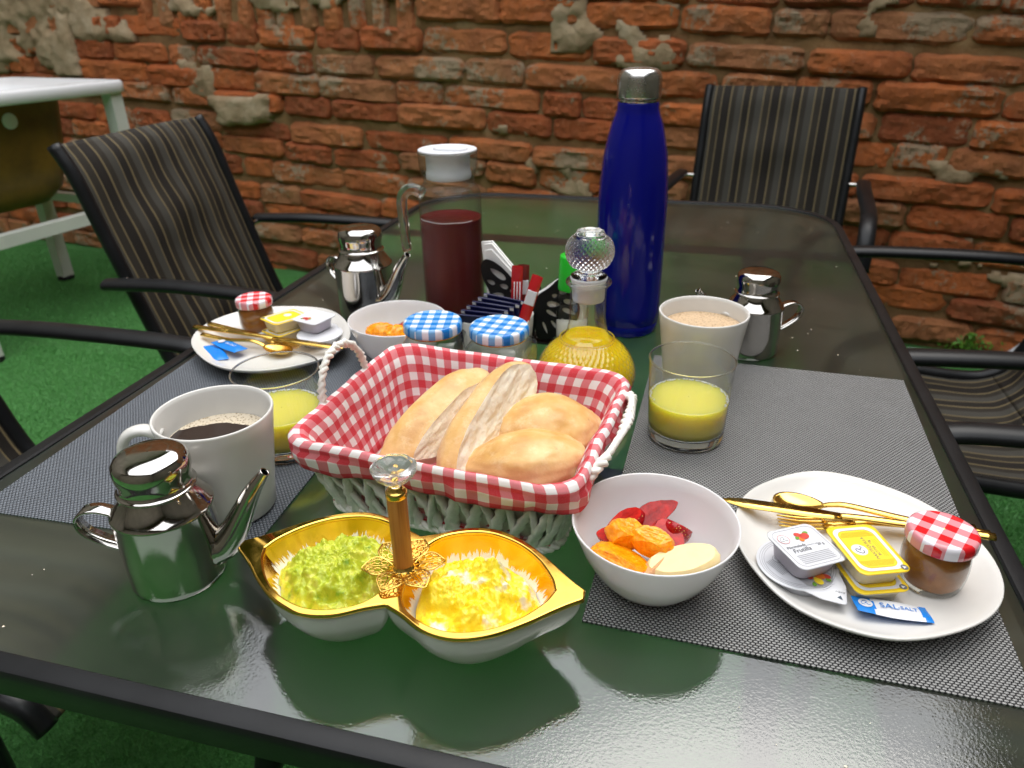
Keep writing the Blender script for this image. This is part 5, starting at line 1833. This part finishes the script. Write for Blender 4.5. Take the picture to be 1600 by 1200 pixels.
# brown jam jars
def make_jam_jar(label, loc, rz):
    t = thing('jam_jar', label, 'jar', loc, rz, 'little jam jars with red gingham lids')
    pf = [(0.0175, 0.0012), (0.0198, 0.0022), (0.0212, 0.006), (0.0222, 0.014), (0.0224, 0.022), (0.0218, 0.029), (0.0205, 0.034), (0.0196, 0.0365), (0.0198, 0.0390)]
    fc = lambda p, r, z: r * (1 - 0.03 * abs(sin(3 * p)) * (0.004 < z < 0.03))
    V, Fc, UV = lathe_data(pf, 60, fc)
    mesh('wall', V, Fc, 'thin_glass', t, True, UV)
    lathe('base', [(0.0005, 0.0004), (0.014, 0.0002), (0.0180, 0.0), (0.0196, 0.0016), (0.0190, 0.0036), (0.0005, 0.0040)], 'solid_glass', t, 48)
    lathe('jam', [(0.0005, 0.0046), (0.0185, 0.0046), (0.0200, 0.0068)] + [(r - 0.0008, z) for r, z in pf[3:7]] + [(0.0185, 0.0352), (0.0005, 0.0355)], 'jam', t, 60, fc)
    o = lathe('lid', [(0.0205, 0.0368), (0.0226, 0.0370), (0.0232, 0.0380), (0.0232, 0.0440), (0.0224, 0.0462), (0.0205, 0.0474), (0.0190, 0.0472), (0.0005, 0.0474)], 'gingham_red_lid', t, 60)
    return t
make_jam_jar('little brown jam jar with red gingham lid beside the butter lettering', at(0.1830, 0.4690, PH), rad(-28))
make_jam_jar('little brown jam jar with red gingham lid beside the striped chair', at(-0.5550, 0.7830, PH), rad(30))

# sachets: pillow of foil
def sachet(name, label, loc, rot, ln, wd, th, mat, cat, group=None, mats=None, band=None):
    nx, ny = 30, 13
    V, Fc, fm = [], [], []
    for side in (1, -1):
        for j in range(ny):
            for i in range(nx):
                a, c = i / (nx - 1) * 2 - 1, j / (ny - 1) * 2 - 1
                e = max(0, 1 - abs(a) ** 5) * max(0, 1 - abs(c) ** 3)
                z = side * (th * e * (0.85 + 0.14 * fbm(Vector((a * 2.4, c * 1.4, ln * 90 + side)), 3)) + 0.00015)
                z += 0.0012 * a * a * (1 if a < 0 else -0.3) + 0.0006 * sin(a * 3 + c * 2)
                V.append((a * ln / 2 * (1 - 0.012 * abs(c)), c * wd / 2, z))
        Fc += grid_faces(nx, ny, False, side < 0, off=0 if side > 0 else nx * ny)
    if band:
        for f in Fc:
            x = sum(V[k][0] for k in f) / 4 / ln
            y = sum(V[k][1] for k in f) / 4 / wd
            top = f[0] < nx * ny
            curve = 0.04 * (1 - (y * 2) ** 2)
            fm.append(1 if (top and band[0] + curve < x < band[1] - curve and abs(y) < 0.47) else 0)
    o = mesh(name, V, Fc, None, None, True, mats=mats or [mat], fm=fm if band else None)
    o.location = loc
    o.rotation_euler = tuple(rad(a) for a in rot)
    if label:
        tag(o, label, cat, group)
    return o
o = sachet('salt_sachet', 'blue and white salt sachet lettered SAL-SALT on the white plate', at(0.1500, 0.4255, PH + 0.0060), (-8, 2, 4), 0.0490, 0.0185, 0.0022, 'blue_foil', 'sachet', None, ['blue_foil', 'foil_white'], (-0.27, 0.40))
o.data.polygons.foreach_set('use_smooth', [True] * len(o.data.polygons))
text('SAL', 0.0076, 'ink_blue', o, (-0.0022, 0.0, 0.0025), rad(-2))
text('-SALT', 0.0050, 'ink_blue', o, (0.0096, -0.0006, 0.0027), rad(-2))
emblem(o, -0.0172, 0.0004, 0.0046, 0.0024, None, 'ink_blue', 'foil_white')
SG = 'blue sachets on the plate by the slate placemat'
sachet('salt_sachet', 'flat plain blue sachet lying crosswise under the other blue sachet', at(-0.5620, 0.6990, PH + 0.0045), (0, 0, -42), 0.050, 0.0185, 0.0016, 'blue_foil', 'sachet', SG)
o = sachet('salt_sachet', 'rounded blue sachet with white emblem resting across a plain blue one', at(-0.5520, 0.7130, PH + 0.0085), (0, -2, -24), 0.052, 0.0185, 0.0022, 'blue_foil', 'sachet', SG)
curve2d('emblem', [disc_pts(-0.016, 0, 0.0045, 0.0045, 20)], 'foil_white', o, 0.00005, 0, 0.0031)
text('SAL-SALT', 0.0050, 'foil_white', o, (0.004, 0, 0.0030))

# gold cutlery
def sect_rect(a, b_):
    return [(-a, -b_), (a, -b_), (a, b_), (-a, b_)]
CG = 'gold plated cutlery on the plates'
def knife(label, p0, p1, lift=0.0):
    """p0 blade tip, p1 handle end (u,v,h)"""
    a, b_ = Vector(at(*p0)), Vector(at(*p1))
    L = (b_ - a).length
    t = thing('table_knife', label, 'knife', a, 0, CG)
    t.rotation_euler = (b_ - a).to_track_quat('X', 'Z').to_euler()
    bl = []
    for k in range(15):
        s_ = k / 14
        x = s_ * L * 0.46
        w = 0.0078 * min(1, (s_ * 5) ** 0.55) * (1 - 0.35 * max(0, s_ - 0.75) * 4)
        bl.append([(x, -w * 0.95, -0.0005), (x, w * 0.6, -0.0006), (x, w * 0.62, 0.0006), (x, -w * 0.95, 0.0003)])
    loft('blade', bl, 'gold', t, True, True)
    hp = [(L * 0.455, 0, 0), (L * 0.50, 0, 0.0006), (L * 0.6, 0, 0.0010), (L * 0.85, 0, 0.0010), (L, 0, 0.0008)]
    V, Fc = tube_data(spline(hp, 5), [0.0030 + 0.0012 * k / 20 for k in range(21)], n=12, flat=0.62, up=(0, 1, 0))
    mesh('handle', V, Fc, 'gold', t)
    return t
def spoon(label, p0, p1):
    a, b_ = Vector(at(*p0)), Vector(at(*p1))
    L = (b_ - a).length
    t = thing('teaspoon', label, 'spoon', a, 0, CG)
    t.rotation_euler = (b_ - a).to_track_quat('X', 'Z').to_euler()
    hl, hw = 0.0200, 0.0120
    V = []
    for side in (0, 1):
        for j in range(11):
            r = j / 10
            for i in range(28):
                q = 2 * pi * i / 28
                x, y = hl * r * cos(q), hw * r * sin(q) * (1 - 0.22 * cos(q) * r)
                V.append((0.02 + x, y, -0.0045 * (1 - r * r) - (0.0009 if side else 0) + 0.0055))
    Fc = grid_faces(28, 11, True) + grid_faces(28, 11, True, True, off=28 * 11)
    Fc += [(10 * 28 + i, 10 * 28 + (i + 1) % 28, 21 * 28 + (i + 1) % 28, 21 * 28 + i) for i in range(28)]
    mesh('bowl', V, Fc, 'gold', t)
    hp = spline([(0.0385, 0, 0.0050), (0.046, 0, 0.0075), (0.060, 0, 0.0085), (L * 0.7, 0, 0.0035), (L, 0, 0.0030)], 6)
    V, Fc = tube_data(hp, [0.0028 + 0.0012 * k / (len(hp) - 1) for k in range(len(hp))], n=12, flat=0.55, up=(0, 1, 0))
    mesh('handle', V, Fc, 'gold', t)
    return t
def fork(label, p0, p1):
    a, b_ = Vector(at(*p0)), Vector(at(*p1))
    L = (b_ - a).length
    t = thing('table_fork', label, 'fork', a, 0, CG)
    t.rotation_euler = (b_ - a).to_track_quat('X', 'Z').to_euler()
    for y in (-0.0066, -0.0022, 0.0022, 0.0066):
        tube('tine', spline([(0, y, 0.003), (0.018, y, 0.0008), (0.036, y * 0.98, 0.0012)], 5), [0.0006 + 0.0006 * min(1, k / 4) for k in range(11)], 'gold', t, n=8)
    loft('neck', [[(x, -w, z - 0.0007), (x, w, z - 0.0007), (x, w, z + 0.0007), (x, -w, z + 0.0007)] for x, w, z in ((0.035, 0.0078, 0.0012), (0.042, 0.0078, 0.0016), (0.050, 0.0058, 0.0024), (0.058, 0.0030, 0.0032))], 'gold', t, True, True)
    hp = spline([(0.057, 0, 0.0032), (0.07, 0, 0.0040), (L * 0.7, 0, 0.0030), (L, 0, 0.0025)], 6)
    V, Fc = tube_data(hp, [0.0028 + 0.0012 * k / (len(hp) - 1) for k in range(len(hp))], n=12, flat=0.55, up=(0, 1, 0))
    mesh('handle', V, Fc, 'gold', t)
    return t
knife('gold table knife with its blade overhanging the plate with the salt sachet', (0.037, 0.5165, 0.0235), (0.235, 0.5130, 0.0235))
spoon('gold teaspoon behind the knife on the plate with the salt sachet', (0.079, 0.538, 0.0115), (0.2345, 0.5205, 0.0185))
fork('gold fork half hidden under the knife behind the strawberry jam portion', (0.082, 0.512, 0.0105), (0.226, 0.5265, 0.0185))
knife('gold table knife lying across the plate with two blue sachets', (-0.404, 0.7265, 0.0225), (-0.622, 0.7440, 0.0235))
fork('gold fork behind the knife on the plate with two blue sachets', (-0.470, 0.7400, 0.0100), (-0.615, 0.7640, 0.0190))
spoon('gold teaspoon beside the knife on the plate with two blue sachets', (-0.470, 0.7180, 0.0105), (-0.602, 0.7305, 0.0180))

# ---------------- butterfly napkin holder
nh = thing('napkin_holder', 'black butterfly-shaped napkin holder behind the blue-lidded jars', 'napkin holder', at(-0.196, 0.858), rad(-3))
def mirror(P, s_):
    return [(s_ * x, y) for x, y in P]
upper = [(p.x, p.y) for p in spline([(0.003, 0.056, 0), (0.020, 0.074, 0), (0.042, 0.096, 0), (0.060, 0.104, 0), (0.068, 0.096, 0), (0.066, 0.078, 0), (0.058, 0.062, 0), (0.060, 0.050, 0), (0.057, 0.036, 0), (0.046, 0.020, 0), (0.030, 0.010, 0), (0.016, 0.004, 0), (0.004, 0.010, 0)], 5, True)]
def petal(x, y, l, w, r):
    return [(x + l * cos(a) * cos(r) - w * (1 - 0.3 * cos(a)) * sin(a) * sin(r), y + l * cos(a) * sin(r) + w * (1 - 0.3 * cos(a)) * sin(a) * cos(r)) for a in (2 * pi * k / 14 for k in range(14))]
holes = [petal(0.046, 0.086, 0.012, 0.0042, 0.55), petal(0.0385, 0.0705, 0.0058, 0.0034, 0.2), petal(0.0555, 0.0745, 0.0058, 0.0030, 0.35), petal(0.0275, 0.0645, 0.0036, 0.0026, 0.55),
         petal(0.047, 0.058, 0.0085, 0.0036, -0.05), petal(0.026, 0.053, 0.0085, 0.0040, 0.05), petal(0.046, 0.0455, 0.0090, 0.0034, -0.3), petal(0.0240, 0.0405, 0.0080, 0.0028, -0.5), petal(0.0425, 0.0300, 0.0080, 0.0024, -0.7), petal(0.0285, 0.0245, 0.0085, 0.0022, -0.9), petal(0.0155, 0.0205, 0.0085, 0.0020, -1.2)]
for y in (-0.014, 0.014):
    for s_ in (-1, 1):
        o = curve2d('wing', [mirror(upper, s_)] + [mirror(h_, s_) for h_ in holes], 'black_plastic', nh, 0.0008, 0.0)
        o.location = (0, y, 0.002)
        o.rotation_euler = (rad(90), 0, 0)
    tube('butterfly_body', [(0, y, 0.010), (0, y, 0.036), (0, y, 0.066)], [0.0018, 0.0034, 0.0022], 'black_plastic', nh, n=10)
box('base_plate', -0.030, 0.030, -0.017, 0.017, 0.0, 0.0022, 'black_plastic', nh, 0.0006)
# napkins: folded triangles in two leaning stacks
def napkin(label, s_, y, dz, k):
    P = [(s_ * 0.004, 0.004), (s_ * 0.062, 0.010), (s_ * (0.064 + 0.002 * k), 0.112 + dz), (s_ * 0.056, 0.114 + dz), (s_ * 0.002, 0.060)]
    o = curve2d('paper_napkin', [P], 'paper', None, 0.0011, 0.0006)
    o.location = (nh.location.x, nh.location.y + y, TZ + 0.003)
    o.rotation_euler = (rad(90 + 1.5 * (k - 1)), 0, rad(-3))
    tag(o, label, 'napkin', 'folded white paper napkins in the butterfly holder')
for k in range(4):
    napkin('folded white paper napkin with a tall peak rising above the butterfly wing near the jug', -1, -0.0110 + 0.0052 * k, 0.006 * (k % 2) + 0.001 * k, k)
for k in range(3):
    napkin('folded white paper napkin behind the butterfly wing near the green-capped shaker', 1, -0.0110 + 0.0056 * k, -0.014 + 0.004 * (k % 2), k)

# ---------------- caddy with tea bags and sugar sticks
cd = thing('sachet_cup', 'small white cup holding tea bags and sugar sticks behind the jars', 'cup', at(-0.229, 0.794))
lp = lambda a, b_, r, z: [(x, y, z) for x, y in rrect(a, b_, r, 6)]
cd_o = loft('cup', [lp(0.035, 0.026, 0.012, 0.0), lp(0.037, 0.028, 0.012, 0.002), lp(0.040, 0.031, 0.013, 0.052), lp(0.0395, 0.0305, 0.013, 0.0535), lp(0.0385, 0.0295, 0.012, 0.052), lp(0.0355, 0.0265, 0.011, 0.004)], 'white_ceramic', cd)
TG = 'dark blue tea bag envelopes in the small cup'
for k in range(6):
    o = box('tea_bag', -0.026, 0.026, -0.0011, 0.0011, 0.0, 0.062, 'navy_foil', None, 0.0005, 1)
    o.location = at(-0.226 - 0.0035 * k, 0.805 - 0.0042 * k, 0.0075 + 0.0)
    o.rotation_euler = (rad(10 + 2.2 * k), rad(6 - 1.5 * k), rad(-4))
    o.location.z += 0.010 - 0.0022 * k
    tag(o, 'dark blue tea bag envelope with white corners standing in the small cup', 'tea bag', TG)
    for s_ in (-1, 1):
        c = box('corner_patch', s_ * 0.0235 - 0.0022, s_ * 0.0235 + 0.0022, -0.0013, 0.0013, 0.0575, 0.0612, 'foil_white', o)
STK = 'red sugar sticks in the small cup'
def stick(label, loc, rot, mat, band):
    o = sachet('sugar_stick', label, loc, rot, 0.098, 0.0135, 0.0022, mat, 'sugar stick', STK)
    b_ = box('print_band', 0.012, 0.030, -0.0060, 0.0060, -0.0027, 0.0027, band, o, 0.001)
    return o
stick('upright bright red sugar stick with pale lettering beside the butterfly wing', at(-0.2080, 0.8030, 0.066), (90, -88, 8), 'red_foil', 'red_foil')
stick('upright dark maroon sugar stick tucked behind a bright red one', at(-0.2010, 0.8090, 0.066), (90, -89, 14), 'maroon_foil', 'foil_white')
stick('leaning red sugar stick with pointed tip in front of the butterfly wing', at(-0.1935, 0.7900, 0.060), (60, -72, 30), 'red_foil', 'foil_white')
for o in [o for o in S.objects if o.name.startswith('sugar_stick') and 'bright red' in o['label'] and 'upright' in o['label'] and 'dark' not in o['label']]:
    for k in range(3):
        tube('print_line', [(-0.020, -0.0040 + 0.0034 * k, 0.0026), (0.030, -0.0040 + 0.0034 * k, 0.0028)], 0.0006, 'foil_white', o, n=4)
        tube('print_line', [(-0.020, -0.0040 + 0.0034 * k, -0.0026), (0.030, -0.0040 + 0.0034 * k, -0.0028)], 0.0006, 'foil_white', o, n=4)

# ---------------- green-capped shaker
t = thing('sweetener_shaker', 'small clear shaker with bright green cap behind the decanter', 'shaker', at(-0.147, 0.842))
V, Fc, UV = lathe_data([(0.0185, 0.002), (0.0200, 0.006), (0.0200, 0.060), (0.0188, 0.070), (0.0150, 0.076), (0.0145, 0.080)], 48)
mesh('wall', V, Fc, 'thin_glass', t, True, UV)
lathe('contents', [(0.0005, 0.001), (0.0180, 0.001), (0.0192, 0.006), (0.0192, 0.036), (0.0005, 0.037)], 'sugar', t, 40)
lathe('cap', [(0.0168, 0.0775), (0.0178, 0.0780), (0.0180, 0.0800), (0.0160, 0.1180), (0.0150, 0.1200), (0.0005, 0.1205)], 'green_plastic', t, 40)

# ---------------- specks on the glass
rk = random.Random(77)
bm = bmesh.new()
for k in range(230):
    u, v = rk.uniform(-0.59, 0.23), rk.uniform(0.27, 1.55)
    if any(math.hypot(u - a_, v - c_) < r_ for a_, c_, r_ in ((-.012, .432, .065), (-.36, .357, .045), (-.369, .44, .055), (-.374, .54, .05), (.003, .65, .045), (-.18, .526, .16), (-.17, .347, .13), (.137, .487, .11), (-.512, .75, .12), (.01, .757, .055), (-.345, .76, .065), (-.27, .681, .04), (-.2, .69, .045), (-.107, .71, .062), (-.088, .922, .05), (-.313, .88, .05), (-.2, .83, .09), (-.455, .905, .045), (.068, .88, .045))):
        continue
    s_ = rk.choice((0.0004, 0.0005, 0.0006, 0.0009))
    bmesh.ops.create_icosphere(bm, subdivisions=1, radius=s_, matrix=Matrix.Translation((u, v, TZ + s_ * 0.3)) @ Matrix.Diagonal((1.3, 1, 0.4, 1)))
me = bpy.data.meshes.new('crumbs')
bm.to_mesh(me)
bm.free()
tag(link('crumbs', me, None, 'crumb'), 'tiny pale crumbs and dust specks scattered on the glass', 'crumbs', kind='stuff')
